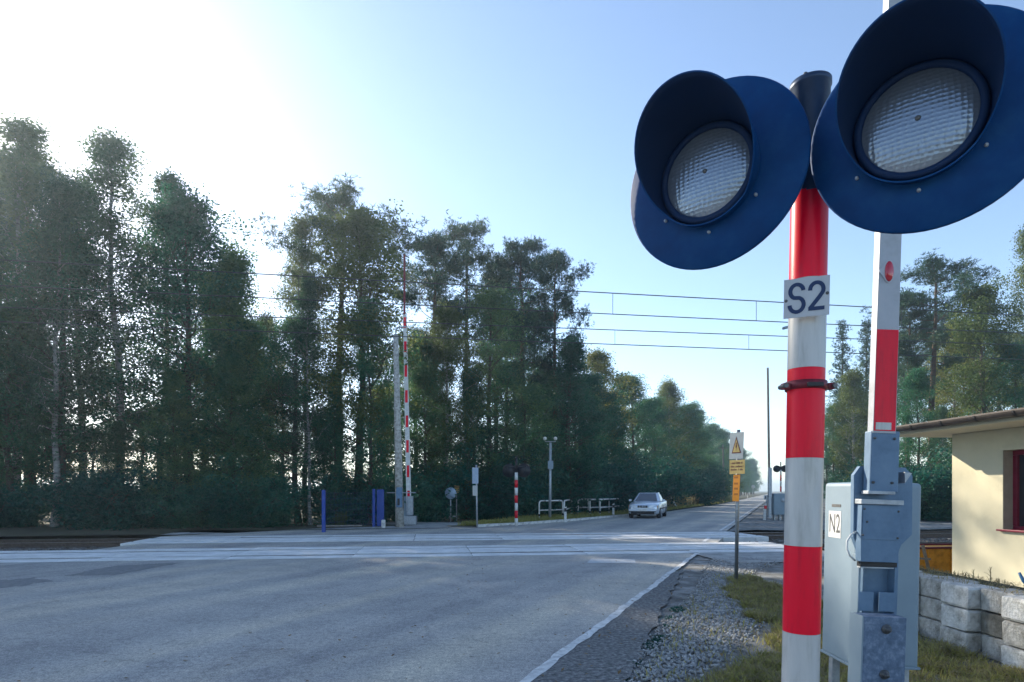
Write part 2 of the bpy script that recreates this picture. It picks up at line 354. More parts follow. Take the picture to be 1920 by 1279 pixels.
# near road: everything left of its right edge, up to the near slabs
pr = []
Yc = 15.75
near = [(-60, -12), (red(-12), -12), (red(4), 4), (red(9), 9)]
def on_line(w):     # where the right road edge crosses the line w across the tracks
    # X = a + .434 Y and (X,Y) = trk(t,w)
    lo, hi = -20.0, 40.0
    for _ in range(60):
        mid = (lo + hi) / 2; p = trk(mid, w)
        if p.x - red(p.y) < 0: lo = mid
        else: hi = mid
    return lo
tN = on_line(-0.01)
pA = trk(tN, -0.01); pB = trk(-60, -0.01)
o = MB().sheet(near + [(pA.x, pA.y), (pB.x, pB.y)], 0.0).build('road', 'asphalt'); tag(o, kind='structure')
# asphalt between the two tracks
a, b_, c_, d_ = trk(-11.4, W1B + 0.01), trk(on_line(W1B) + 0.2, W1B + 0.01), trk(on_line(W2A) + 0.2, W2A - 0.01), trk(-11.0, W2A - 0.01)
o = MB().sheet([a, b_, c_, d_], 0.0).build('road', 'asphalt'); tag(o, kind='structure')
# road beyond the tracks
q0 = trk(-12.0, W2B + 0.01); q1 = trk(on_line(W2B), W2B + 0.01)
far = [(q0.x, q0.y), (q1.x, q1.y)] + [(red(Y), Y) for Y in (30, 60, 120, 200, 420)] + [(x, Y) for Y, x in LEFT[::-1]] + [(-9.5, 25.6)]
o = MB().sheet(far, 0.0).build('road', 'asphalt'); tag(o, kind='structure')
# soil bank under the road bodies so their edges are solid
def skirt(name, poly, zt, zb, m):
    mb = MB(); k = len(poly)
    for i in range(k):
        p, q = poly[i], poly[(i + 1) % k]
        mb.bm.faces.new([mb.bm.verts.new((p[0], p[1], zt)), mb.bm.verts.new((q[0], q[1], zt)), mb.bm.verts.new((q[0], q[1], zb)), mb.bm.verts.new((p[0], p[1], zb))])
    o = mb.build(name, m); tag(o, kind='structure')
skirt('road_edge', [a, b_, c_, d_], -0.003, -0.3, 'concrete')

# verges (uneven sheets) --------------------------------------------------
def nz2(x, y, s=1.0, seed=0.0):
    return (math.sin(x * 1.7 * s + seed) * math.cos(y * 2.3 * s + seed * 1.3) + 0.5 * math.sin(x * 4.1 * s + y * 3.7 * s + seed) + 0.25 * math.sin(x * 9.3 * s - y * 7.9 * s)) / 1.75
def grid_sheet(name, material, fx, u0, u1, nu, v0, v1, nv, z0, amp, kind='structure'):
    V = np.zeros(((nu + 1) * (nv + 1), 3), np.float32)
    for i in range(nu + 1):
        for j in range(nv + 1):
            x, y = fx(u0 + (u1 - u0) * i / nu, v0 + (v1 - v0) * j / nv)
            V[i * (nv + 1) + j] = (x, y, z0 + amp * nz2(x, y))
    Q = [(i * (nv + 1) + j, (i + 1) * (nv + 1) + j, (i + 1) * (nv + 1) + j + 1, i * (nv + 1) + j + 1) for i in range(nu) for j in range(nv)]
    o = link(name, np_mesh(name, V, Q, True), material); tag(o, kind=kind); return o
def nearY(x): return 15.75 + (x + 0.0) * TS / TC
# right-hand ground in front of the tracks: (u = offset from road edge, v = depth)
def fx_right(u, v):
    Y = v
    x = red(Y) + u
    lim = nearY(x) - 0.02
    return (x, min(Y, lim))
grid_sheet('verge', 'verge', fx_right, -0.06, 30, 120, -12, 24, 110, -0.020, 0.012)
# pale dusty apron right beside the slabs
def fx_sand(u, v):
    e = 0.10 * nz2(u * 3, v * 3, 1, 2.0)
    p = trk(tN - 0.25 + u, -0.03 - v - e * (v / 2.0)); return (p.x, p.y)
grid_sheet('gravel_apron', 'sand', fx_sand, 0, 12, 60, 0.0, 2.3, 12, 0.008, 0.006)
# coarse dark asphalt shoulder along the edge line
def fx_sh(u, v):
    w = 0.88 - 0.55 * max(0, (v - 5.5) / 6.0) + 0.10 * nz2(v * 2.2, 0.3, 1.0, 1.0)
    return (red(v) - 0.03 + u * max(0.12, w), v)
grid_sheet('road_shoulder', 'shoulder', fx_sh, 0, 1, 8, -2, 12.6, 90, 0.006, 0.002)
def fx_ln(u, v):
    w = 0.115 + 0.03 * nz2(v * 6, 0.1); c = 0.02 * nz2(v * 1.3, 4.0)
    return (red(v) + c - w / 2 + u * w, v)
grid_sheet('edge_line', 'edge_line', fx_ln, 0, 1, 2, -2, nearY(4.7) - 0.1, 220, 0.011, 0.0)
def fx_ln2(u, v): return (red(v) - 0.35 + u * 0.13, v)
grid_sheet('edge_line', 'edge_line', fx_ln2, 0, 1, 2, 19.9, 21.9, 20, 0.006, 0.0)
grid_sheet('edge_line', 'edge_line', fx_ln2, 0, 1, 2, 25.4, 90, 120, 0.006, 0.0)
# painted rectangle before the crossing, dark patches on the left
p0, p1 = gp(1100, 1056), gp(1192, 1056); p2, p3 = gp(1190, 1048.5), gp(1108, 1048.5)
o = MB().sheet([(q.x, q.y) for q in (p0, p1, p2, p3)], 0.004).build('road_marking', 'road_paint'); tag(o, kind='structure')
def blob(name, pts, z, m, k=8, amp=0.12, seed=3):
    rnd = random.Random(seed); out = []
    for i, p in enumerate(pts):
        q = pts[(i + 1) % len(pts)]
        for j in range(k):
            t = j / k; out.append((p[0] + (q[0] - p[0]) * t + rnd.uniform(-amp, amp), p[1] + (q[1] - p[1]) * t + rnd.uniform(-amp, amp)))
    o = MB().sheet(out, z).build(name, m); tag(o, kind='structure')
blob('asphalt_patch', [gp(120, 1080), gp(215, 1078), gp(345, 1055), gp(215, 1061)], 0.004, 'patch', 10, 0.06)
blob('asphalt_patch', [gp(-90, 1110), gp(20, 1102), gp(95, 1090), gp(70, 1083), gp(-20, 1090)], 0.004, 'patch', 8, 0.09, 5)
blob('sandy_strip', [trk(-40, -0.05), trk(-12.5, -0.05), trk(-9.5, -0.15), trk(-13, -0.75), trk(-40, -1.9)], 0.0025, 'sand', 8, 0.08, 9)

# land beyond the tracks, left and right of the road
def fx_L(u, v):
    Y = v
    xs = [(27.0, -2.0)] + LEFT
    x = np.interp(Y, [q[0] for q in LEFT], [q[1] for q in LEFT]) if Y > 27.3 else -2.2 - (27.3 - Y) * 4.0
    return (x - 0.02 - u, Y)
grid_sheet('forest_ground', 'soil', fx_L, 0, 160, 80, 26.2, 420, 120, -0.03, 0.05)
pL = [trk(-12.1, W2B + 1.2), trk(-140, W2B + 1.2), trk(-140, W2B + 80), trk(-12.1, W2B + 80)]
o = MB().sheet(pL[::-1], -0.05).build('forest_ground', 'soil'); tag(o, kind='structure')
def fx_R(u, v):
    Y = v; x = red(Y) + 0.02 + u
    return (x, max(Y, nearY(x) + (W2B + 1.0) / TC))
grid_sheet('forest_ground', 'verge', fx_R, 0, 160, 80, 24.0, 420, 140, -0.04, 0.05)

blob('litter_strip', [trk(-75, W2B + 1.25), trk(-12.6, W2B + 1.25), trk(-9.6, W2B + 1.9), trk(-12.6, W2B + 2.9), trk(-30, W2B + 2.6), trk(-75, W2B + 2.7)], -0.012, 'sand', 14, 0.22, 21)
# grass verge with a white kerb beyond the crossing
def fx_gv(u, v):
    x = np.interp(v, [q[0] for q in LEFT], [q[1] for q in LEFT]); return (x - 0.2 - u * (1.0 + 3.2 * min(1, (v - 27) / 8)), v)
grid_sheet('grass_verge', 'turf', fx_gv, 0, 1, 10, 28.0, 90, 90, 0.05, 0.04)
kerb = empty('kerb', (0, 0, 0)); tag(kerb, 'low pale concrete kerb along the grass left of the far road', 'kerb')
ks = [(28.0 + i * 1.0) for i in range(14)]
for y0, y1 in zip(ks, ks[1:]):
    xa, xb = [np.interp(y, [q[0] for q in LEFT], [q[1] for q in LEFT]) for y in (y0, y1)]
    d = Vector((xb - xa, y1 - y0, 0)); ang = math.atan2(d.y, d.x)
    MB().box((0, 0, 0.04), (d.length - 0.012, 0.14, 0.16), bev=0.012).build('kerb_stone', 'concrete_pale', kerb, ((xa + xb) / 2 - 0.1, (y0 + y1) / 2, 0), (0, 0, ang))
# pale dusty path leading off left
blob('path', [(-2.2, 27.4), (0.2, 29.6), (-3.2, 32.0), (-7.5, 33.2), (-8.5, 31.2), (-4.5, 29.4), (-9.5, 25.9)], 0.012, 'sand', 6, 0.15, 4)

# --- tracks -----------------------------------------------------------------
def slab_rows(wA, wB, t0, t1, step, phase, parent):
    rows = [(wA, wA + 0.66), (wA + 0.86, wB - 0.86), (wB - 0.66, wB)]
    mesh_cache = {}
    rnd = random.Random(int(wA * 10) + 3)
    for (wa, wb) in rows:
        t = t0 + phase
        while t < t1 - 0.3:
            tl = min(step, t1 - t)
            key = (round(wb - wa, 2), round(tl, 2))
            if key not in mesh_cache:
                mesh_cache[key] = MB().box((0, 0, -0.09), (tl - 0.018, wb - wa - 0.012, 0.2), bev=0.010).mesh('concrete_slab'); mesh_cache[key].materials.append(M['slab'])
            p = trk(t + tl / 2, (wa + wb) / 2)
            link('concrete_slab', mesh_cache[key], None, parent, (p.x, p.y, rnd.uniform(-0.010, 0.004)), (rnd.uniform(-.003, .003), rnd.uniform(-.002, .002), TH))
            t += step
cross = empty('level_crossing_deck', (0, 0, 0)); tag(cross, kind='structure')
slab_rows(W1A, W1B, -22.0, 8.6, 3.0, 0.0, cross)
slab_rows(W2A, W2B, -12.0, 9.9, 3.0, 0.4, cross)
mb = MB()
for (wc, ta, tb) in ((1.5, -22, 8.6), (6.45, -12, 9.9)):
    for s in (-1, 1): pass
# bed under the slabs
for wA, wB, t0, t1 in ((W1A, W1B, -22, 8.6), (W2A, W2B, -12, 9.9)):
    c = trk((t0 + t1) / 2, (wA + wB) / 2)
    o = MB().box((0, 0, 0), (t1 - t0 - 0.1, wB - wA - 0.05, 0.2), Matrix.Rotation(TH, 3, 'Z')).build('track_bed', 'ballast', None, (c.x, c.y, -0.27)); tag(o, kind='structure')

def track(wc, gaps, label):
    c = trk(0, wc)
    root = empty('railway_track', (c.x, c.y, 0), TH); tag(root, label, 'track', 'tracks over the level crossing')
    prof = [(-0.07, -0.152), (0.07, -0.152), (0.07, -0.137), (0.012, -0.12), (0.012, -0.045), (0.036, -0.03), (0.036, 0.004), (-0.036, 0.004), (-0.036, -0.03), (-0.012, -0.045), (-0.012, -0.12), (-0.07, -0.137)]
    for s in (-1, 1):
        MB().prism(prof, (-130, s * 0.755, 0), (0, 1, 0), (0, 0, 1), (260, 0, 0)).build('rail', 'rail', root)
    for s in (-1, 1): MB().box((0, s * 0.755, 0.0052), (260, 0.046, 0.0018)).build('rail_head', 'alloy', root)
    sm = MB().box((0, 0, -0.255), (0.26, 2.5, 0.2), bev=0.02, seg=1).mesh('sleeper'); sm.materials.append(M['sleeper'])
    for i in range(-60, 61):
        t = i * 0.62
        if gaps[0] < t < gaps[1]: continue
        link('sleeper', sm, None, root, (t, 0, 0))
    return root
track(1.5, (-22.1, 8.7), 'near railway track crossing the road, just behind the house')
track(6.45, (-12.1, 10.0), 'far railway track with open rails at the left, beside the wood')
# ballast: one mesh of stones for both tracks
rng = np.random.default_rng(5)
def stones(name, P, size, material, flat=0.6):
    """many small rough stones as one mesh"""
    n = len(P)
    base = np.array([(-1, -1, -1), (1, -1, -1), (1, 1, -1), (-1, 1, -1), (-.7, -.7, 1), (.7, -.7, 1), (.7, .7, 1), (-.7, .7, 1)], np.float32) * 0.5
    q = np.array([(0, 3, 2, 1), (4, 5, 6, 7), (0, 1, 5, 4), (1, 2, 6, 5), (2, 3, 7, 6), (3, 0, 4, 7)], np.int32)
    sc = size * rng.uniform(0.45, 1.35, (n, 1, 1)) * np.array([1, 0.8, flat]) * rng.uniform(0.7, 1.3, (n, 1, 3))
    v = base[None] * sc + rng.normal(0, 0.13, (n, 8, 3)) * size
    a = rng.uniform(0, 6.28, n); ca, sa = np.cos(a)[:, None], np.sin(a)[:, None]
    tilt = rng.uniform(-.5, .5, n)[:, None]
    x, y, z = v[..., 0], v[..., 1], v[..., 2]
    z2 = z * np.cos(tilt) + x * np.sin(tilt); x2 = x * np.cos(tilt) - z * np.sin(tilt)
    v = np.stack([x2 * ca - y * sa, x2 * sa + y * ca, z2], -1) + np.asarray(P)[:, None, :]
    Q = (q[None] + (np.arange(n) * 8)[:, None, None]).reshape(-1, 4)
    o = link(name, np_mesh(name, v.reshape(-1, 3), Q), material); return o
def ballast_pts(w0, w1, t0, t1, n):
    t = rng.uniform(t0, t1, n); w = rng.uniform(w0, w1, n)
    x = t * TC - w * TS; y = 15.75 + t * TS + w * TC
    return np.stack([x, y, -0.17 + rng.uniform(-0.05, 0.02, n)], -1)
Pb = np.concatenate([ballast_pts(4.0, 9.2, -32, -12, 9000), ballast_pts(3.1, 4.9, 6.0, 30, 2500), ballast_pts(-0.8, 3.2, 8.8, 26, 5500), ballast_pts(4.9, 8.6, 10.2, 32, 5000)])
o = stones('ballast', Pb, 0.075, 'ballast'); tag(o, 'dark broken stone ballast around the open rails', 'ballast', kind='stuff')
bedw = [(-32, -12.05, 3.05, 9.0), (8.7, 60, -1.0, 9.0), (-130, -32, 3.05, 9.0)]
for t0, t1, w0, w1 in bedw:
    o = MB().sheet([trk(t0, w0), trk(t1, w0), trk(t1, w1), trk(t0, w1)], 0).build('track_bed', 'ballast'); tag(o, kind='structure'); o.location.z = -0.2

# loose gravel and grass on the right-hand verge
def in_verge(n, u0, u1, v0, v1):
    v = rng.uniform(v0, v1, n); u = rng.uniform(u0, u1, n); return u, v
u, v = in_verge(46000, 0.55, 3.4, 3.6, 15.2)
x = 0.115 + 0.434 * (v - 5.33) + u
cen = np.interp(v, [3.6, 5.3, 7.5, 9.5, 11.5, 13.5, 15.2], [1.05, 1.15, 1.35, 1.3, 1.15, 1.2, 1.4]); wid = np.interp(v, [3.6, 5.3, 7.5, 9.5, 12, 15.2], [0.35, 0.42, 0.62, 0.5, 0.42, 1.1])
keep = (np.abs(u - cen) < wid * rng.uniform(0.3, 1.15, len(u))) & (v < 15.75 + x * TS / TC - 0.1)
P = np.stack([x, v, np.full(len(u), -0.002)], -1)[keep]
o = stones('gravel', P[: 17000], 0.027, 'stone'); tag(o, 'loose grey gravel strip along the road shoulder', 'gravel', kind='stuff')

def blades(name, P, ln, wd, material, lean=0.5):
    n = len(P); a = rng.uniform(0, 6.28, n); l_ = ln * rng.uniform(0.5, 1.4, n); w_ = wd * rng.uniform(0.7, 1.4, n)
    d = np.stack([np.cos(a), np.sin(a)], -1); b2 = rng.uniform(0, 6.28, n); k = lean * rng.uniform(0.2, 1.6, n)
    ld = np.stack([np.cos(b2), np.sin(b2)], -1) * (k * l_)[:, None]
    P = np.asarray(P)
    A = P.copy(); A[:, :2] -= d * w_[:, None] / 2
    B = P.copy(); B[:, :2] += d * w_[:, None] / 2
    Mx = P.copy(); Mx[:, :2] += ld * 0.4; Mx[:, 2] += l_ * 0.62
    C = Mx.copy(); C[:, :2] += d * w_[:, None] / 2.6
    D = Mx.copy(); D[:, :2] -= d * w_[:, None] / 2.6
    T = P.copy(); T[:, :2] += ld; T[:, 2] += l_ / np.sqrt(1 + k * k)
    V = np.stack([A, B, C, D, T], 1).reshape(-1, 3)
    i = (np.arange(n) * 5)[:, None]
    Q = np.concatenate([i + np.array([[0, 1, 2, 3]]), i + np.array([[3, 2, 4, 4]])], 0)
    me = bpy.data.meshes.new(name)
    T3 = np.concatenate([i + np.array([[0, 1, 2]]), i + np.array([[0, 2, 3]]), i + np.array([[3, 2, 4]])], 0)
    return link(name, np_mesh(name, V, T3), material)
def clumpy(n, fx, dens):
    out = []
    while sum(len(q) for q in out) < n:
        p = fx(n); k = np.array([dens(*q) for q in p]) > rng.uniform(0, 1, len(p)); out.append(p[k])
    return np.concatenate(out)[:n]
def fxg(n):
    v = rng.uniform(3.4, 12.4, n); u = rng.uniform(0.9, 6.0, n); return np.stack([0.115 + 0.434 * (v - 5.33) + u, v, np.full(n, -0.02)], -1)
def dg(x, y, z):
    u = x - red(y)
    e0 = np.interp(y, [3.4, 4.6, 5.4, 6.4, 7.6, 9.0, 10.5, 11.6, 12.4], [1.25, 1.3, 1.6, 2.15, 2.05, 1.6, 1.25, 1.35, 1.9]) + 0.16 * nz2(x * 2, y * 2, 1, .7)
    if u < e0: return 0.007
    if x > 4.55: return 0.0
    return max(0.05, 0.25 + 0.9 * nz2(x * 3.2, y * 3.2, 1, 3.1))
P = clumpy(46000, fxg, dg)
o = blades('grass', P, 0.10, 0.0105, 'grass', 0.9); tag(o, 'short yellowish grass on the verge between gravel and cabinet', 'grass', kind='stuff')
P = clumpy(24000, fxg, dg)
o = blades('dry_grass', P, 0.12, 0.009, 'dry', 1.3); tag(o, 'straw-coloured dry blades mixed through the verge grass', 'grass', kind='stuff')
# dark weedy tufts where the shoulder breaks up
def fxw(n):
    v = rng.uniform(3.6, 9.5, n); u = rng.normal(0, 0.06, n) + np.interp(v, [3.6, 5.3, 7, 9.5], [0.82, 0.86, 0.84, 0.75]); return np.stack([0.115 + 0.434 * (v - 5.33) + u, v, np.full(n, -0.015)], -1)
P = clumpy(2200, fxw, lambda x, y, z: max(0, nz2(x * 2.2, y * 2.2, 1, 5.0)))
o = blades('weeds', P, 0.030, 0.007, 'shrub', 0.9); tag(o, 'dark green weeds along the broken shoulder edge', 'weeds', kind='stuff')
# fallen leaves
n_ = 900
v = rng.uniform(3.6, 14.5, n_); u = np.where(rng.uniform(0, 1, n_) < 0.25, rng.uniform(-5.0, 0, n_), rng.uniform(0, 3.8, n_))
P = np.stack([0.115 + 0.434 * (v - 5.33) + u, v, np.where(u < 0, 0.006, 0.022)], -1)
M['dead_leaf'] = leaf_mat('dead_leaves', (0.10, 0.06, 0.025), (0.20, 0.13, 0.05), (0.34, 0.25, 0.09), 0.2, 3.0)
d = rng.normal(0, 1, (n_, 3)) * np.array([1, 1, 0.25]); d /= np.linalg.norm(d, axis=1)[:, None]
w = np.cross(d, np.array([0, 0, 1.0])); sz = rng.uniform(0.012, 0.034, (n_, 1))
V = np.stack([P - d * sz, P + w * sz * .6 + np.array([0, 0, .004]), P + d * sz, P - w * sz * .6 + np.array([0, 0, .004])], 1).reshape(-1, 3)
o = link('fallen_leaves', np_mesh('fallen_leaves', V, np.arange(n_ * 4).reshape(-1, 4)), 'dead_leaf'); tag(o, 'brown fallen leaves scattered over verge and road edge', 'leaves', kind='stuff')
# verge grass beyond the crossing
def fxf(n):
    v = rng.uniform(28.3, 95, n) ; v = 28.3 + (v - 28.3) ** 1.0
    x = np.interp(v, [q[0] for q in LEFT], [q[1] for q in LEFT]) - 0.3 - rng.uniform(0, 1, n) * np.interp(v, [28, 36, 60, 95], [1.0, 4.0, 4.5, 5])
    return np.stack([x, v, np.full(n, 0.04)], -1)
o = blades('grass', fxf(26000), 0.22, 0.03, 'grass', 0.6); tag(o, 'green roadside grass left of the far road', 'grass', kind='stuff')
def fxt(n):
    v = rng.uniform(52, 110, n); x = np.interp(v, [q[0] for q in LEFT], [q[1] for q in LEFT]) - 1.2 - rng.uniform(0, 1, n) * 3.5
    return np.stack([x, v, np.full(n, 0.0)], -1)
o = blades('tall_weeds', fxt(9000), 1.0, 0.07, 'dry', 0.35); tag(o, 'tall pale weeds at the wood edge beside the far road', 'weeds', kind='stuff')

# ------------------------------------------------------------------ trees
class Geo:
    def __init__(s): s.V = []; s.Q = []; s.n = 0
    def add(s, V, Q): s.V.append(np.asarray(V, np.float32)); s.Q.append(np.asarray(Q, np.int32) + s.n); s.n += len(V)
    def tube(s, pts, rad, n=5):
        pts = np.asarray(pts, float); m_ = len(pts)
        t = np.gradient(pts, axis=0); t /= np.linalg.norm(t, axis=1)[:, None] + 1e-9
        ref = np.array([1.0, 0.13, 0.07]) if abs(t[0][0]) < 0.8 else np.array([0.1, 1, 0.1])
        u = np.cross(t, ref); u /= np.linalg.norm(u, axis=1)[:, None] + 1e-9; v = np.cross(t, u)
        a = np.arange(n) * 2 * math.pi / n
        ring = pts[:, None, :] + (u[:, None, :] * np.cos(a)[None, :, None] + v[:, None, :] * np.sin(a)[None, :, None]) * np.asarray(rad)[:, None, None]
        i, k = np.meshgrid(np.arange(m_ - 1), np.arange(n), indexing='ij'); k2 = (k + 1) % n
        s.add(ring.reshape(-1, 3), np.stack([i * n + k, i * n + k2, (i + 1) * n + k2, (i + 1) * n + k], -1).reshape(-1, 4))
    def mesh(s, name, material, smooth=True):
        me = np_mesh(name, np.concatenate(s.V), np.concatenate(s.Q), smooth); me.materials.append(M[material]); return me

def unit(v): return v / (np.linalg.norm(v, axis=-1, keepdims=True) + 1e-9)
def leaves(rg, C, per, sig, size, aspect=0.55, droop=0.0):
    C = np.repeat(np.asarray(C), per, 0); n = len(C)
    p = C + np.clip(rg.normal(0, 1, (n, 3)), -1.55, 1.55) * np.asarray(sig)
    d = rg.normal(0, 1, (n, 3)); d[:, 2] -= droop; d = unit(d)
    w = unit(np.cross(d, rg.normal(0, 1, (n, 3)) + np.array([0, 0, 0.8]))); nn = np.cross(d, w)
    s_ = size * rg.uniform(0.6, 1.35, (n, 1))
    V = np.stack([p - d * s_ * .5, p + w * s_ * aspect * .5 + nn * s_ * .08, p + d * s_ * .5, p - w * s_ * aspect * .5 + nn * s_ * .08], 1).reshape(-1, 3)
    return V, np.arange(n * 4).reshape(-1, 4)
def needles(rg, C, tufts, sig, per, size, width, up=0.4):
    C = np.repeat(np.asarray(C), tufts, 0); n = len(C)
    p = C + np.clip(rg.normal(0, 1, (n, 3)), -1.6, 1.6) * np.asarray(sig)
    ax = rg.normal(0, 1, (n, 3)); ax[:, 2] += up * 2.2; ax = unit(ax)
    p = np.repeat(p, per, 0); ax = np.repeat(ax, per, 0); n = len(p)
    d = unit(ax * 0.9 + rg.normal(0, 0.55, (n, 3)))
    w = unit(np.cross(d, rg.normal(0, 1, (n, 3)))); s_ = size * rg.uniform(0.6, 1.3, (n, 1))
    V = np.stack([p, p + d * s_ * .5 + w * width * .5, p + d * s_, p + d * s_ * .5 - w * width * .5], 1).reshape(-1, 3)
    return V, np.arange(n * 4).reshape(-1, 4)

def make_broadleaf(seed, H, Rc, base, nprim=46, nsec=5, per=34, leaf=0.2, sig=0.42, droop=0.0, lm='leaf_green', bm_='bark', env=0, tr=0.013, up=1.0):
    rg = np.random.default_rng(seed); T = Geo(); Lf = Geo()
    k = 12; zz = np.linspace(0, H * 0.97, k); off = np.cumsum(rg.normal(0, 0.012 * H / 3, (k, 2)), 0); off[0] = 0
    tp = np.column_stack([off, zz]); rad = H * tr * (1 - zz / H) ** 0.8 + 0.012; rad[0] *= 1.35; tp[0, 2] = -0.2
    T.tube(tp, rad, 8)
    C = []
    for i in range(nprim):
        q = (i + rg.uniform(0, 1)) / nprim; t = base + (1 - base) * q
        if env == 0: e = max(0.12, math.sin(math.pi * (q * 0.86 + 0.12)) ** 0.75)
        elif env == 1: e = max(0.10, (1 - q) ** 0.65 * (0.55 + 0.45 * min(1, q * 5)))
        else: e = max(0.15, math.sin(math.pi * (q * 0.75 + 0.22)) ** 0.9)
        az = i * 2.399 + rg.uniform(-.5, .5)
        lump = 0.82 + 0.34 * math.sin(az * 2 + q * 9 + seed) * math.cos(q * 13 + seed * 1.7)
        L = Rc * e * rg.uniform(0.7, 1.12) * lump; el = (0.15 + 0.95 * q) * up + rg.uniform(-.2, .25)
        st = np.array([np.interp(t * H, zz, tp[:, 0]), np.interp(t * H, zz, tp[:, 1]), t * H])
        d = np.array([math.cos(az) * math.cos(el), math.sin(az) * math.cos(el), math.sin(el)])
        s5 = np.linspace(0, 1, 6)[:, None]
        bend = np.array([0, 0, 1.0]) * (0.22 - droop) * L
        bp = st + d * L * s5 + bend * s5 ** 2 + np.vstack([np.zeros((1, 3)), rg.normal(0, 0.045 * L, (5, 3))])
        r0 = max(0.014, H * tr * 0.33 * (1 - t) + 0.012)
        T.tube(bp, r0 * (1 - 0.85 * s5[:, 0]), 4)
        C.append(bp[-1]); C.append(bp[-2])
        for j in range(nsec):
            f = rg.uniform(0.3, 1.0); a0 = np.array([np.interp(f, s5[:, 0], bp[:, x]) for x in range(3)])
            dd = unit(d + rg.normal(0, 0.75, 3) + np.array([0, 0, 0.15 - droop * 2])); l2 = (0.22 + 0.35 * rg.uniform()) * (L * 0.75 + 0.5)
            sp = a0 + dd * l2 * np.linspace(0, 1, 4)[:, None] + np.array([0, 0, -droop]) * l2 * np.linspace(0, 1, 4)[:, None] ** 2
            T.tube(sp, r0 * 0.4 * np.linspace(1, .25, 4), 3)
            C += [sp[2], sp[3]]
    C = np.array(C)
    keep = rg.uniform(0, 1, len(C)) < 0.92; C = C[keep]
    V, Q = leaves(rg, C, int(per * 1.45), (sig * 0.82, sig * 0.82, sig * 0.62), leaf, 0.6, droop * 2); Lf.add(V, Q)
    return T.mesh('trunk', bm_), Lf.mesh('crown', lm, False), H

def make_pine(seed, H, Rc, base, nprim=26, flat=0.16):
    rg = np.random.default_rng(seed); T = Geo(); Lf = Geo()
    k = 14; zz = np.linspace(0, H * 0.96, k); off = np.cumsum(rg.normal(0, 0.010 * H / 3, (k, 2)), 0); off[0] = 0
    tp = np.column_stack([off, zz]); rad = H * 0.0115 * (1 - zz / H) ** 0.6 + 0.015; tp[0, 2] = -0.2
    T.tube(tp, rad, 8); C = [tp[-1]]
    for i in range(nprim + 5):
        dead = i >= nprim
        q = (i + rg.uniform(0, 1)) / nprim if not dead else rg.uniform(0, 1)
        t = base + (1 - base) * q ** 0.85 if not dead else base * (0.55 + 0.42 * q)
        L = Rc * max(0.2, math.sin(math.pi * (min(q, 1) * 0.80 + 0.16)) ** 0.8) * rg.uniform(0.5, 1.15) * (0.5 if dead else 1)
        az = i * 2.399 + rg.uniform(-.6, .6); el = -0.15 + 0.9 * q + rg.uniform(-.2, .2)
        st = np.array([np.interp(t * H, zz, tp[:, 0]), np.interp(t * H, zz, tp[:, 1]), t * H])
        d = np.array([math.cos(az) * math.cos(el), math.sin(az) * math.cos(el), math.sin(el)])
        s5 = np.linspace(0, 1, 6)[:, None]
        bp = st + d * L * s5 + np.array([0, 0, 0.28 * L]) * s5 ** 2 + np.vstack([np.zeros((1, 3)), rg.normal(0, 0.06 * L, (5, 3))])
        T.tube(bp, (0.045 * (1 - t) + 0.02) * (1 - 0.8 * s5[:, 0]), 4)
        if dead: continue
        C += [bp[-1], bp[-2]]
        for j in range(6):
            f = rg.uniform(0.35, 1.0); a0 = np.array([np.interp(f, s5[:, 0], bp[:, x]) for x in range(3)])
            dd = unit(d * np.array([1, 1, .4]) + rg.normal(0, 0.8, 3) * np.array([1, 1, .45]) + np.array([0, 0, 0.2])); l2 = (0.3 + 0.3 * rg.uniform()) * (L * 0.6 + 0.4)
            sp = a0 + dd * l2 * np.linspace(0, 1, 3)[:, None]
            T.tube(sp, 0.014 * np.linspace(1, .4, 3), 3); C += [sp[1], sp[2]]
    V, Q = needles(rg, np.array(C), 12, (0.26, 0.26, flat), 8, 0.24, 0.032); Lf.add(V, Q)
    return T.mesh('trunk', 'bark_pine'), Lf.mesh('crown', 'needles', False), H

def make_spruce(seed, H, Rc):
    rg = np.random.default_rng(seed); T = Geo(); Lf = Geo()
    T.tube([(0, 0, -.2), (0.03, 0, H * .3), (0, 0.04, H * .65), (0, 0, H)], [H * .013, H * .010, H * .006, 0.01], 8); C = []
    for i in range(120):
        q = (i + rg.uniform(0, 1)) / 120; t = 0.06 + 0.93 * q; L = Rc * (1 - q) ** 0.8 * rg.uniform(0.6, 1.1) + 0.15
        az = i * 2.399 + rg.uniform(-.4, .4); el = -0.25 + 0.75 * q
        d = np.array([math.cos(az) * math.cos(el), math.sin(az) * math.cos(el), math.sin(el)]); s5 = np.linspace(0, 1, 5)[:, None]
        bp = np.array([0, 0, t * H]) + d * L * s5 + np.array([0, 0, 0.16 * L]) * s5 ** 3
        T.tube(bp, 0.022 * (1 - .8 * s5[:, 0]), 3)
        for j in range(max(2, int(L * 4))):
            f = rg.uniform(0.15, 1); a0 = np.array([np.interp(f, s5[:, 0], bp[:, x]) for x in range(3)]); C.append(a0 + rg.normal(0, .14, 3) * np.array([1, 1, .5]) * (L * .4 + .3))
    V, Q = needles(rg, np.array(C), 7, (0.17, 0.17, 0.12), 8, 0.20, 0.035, -0.15); Lf.add(V, Q)
    return T.mesh('trunk', 'bark'), Lf.mesh('crown', 'needles', False), H

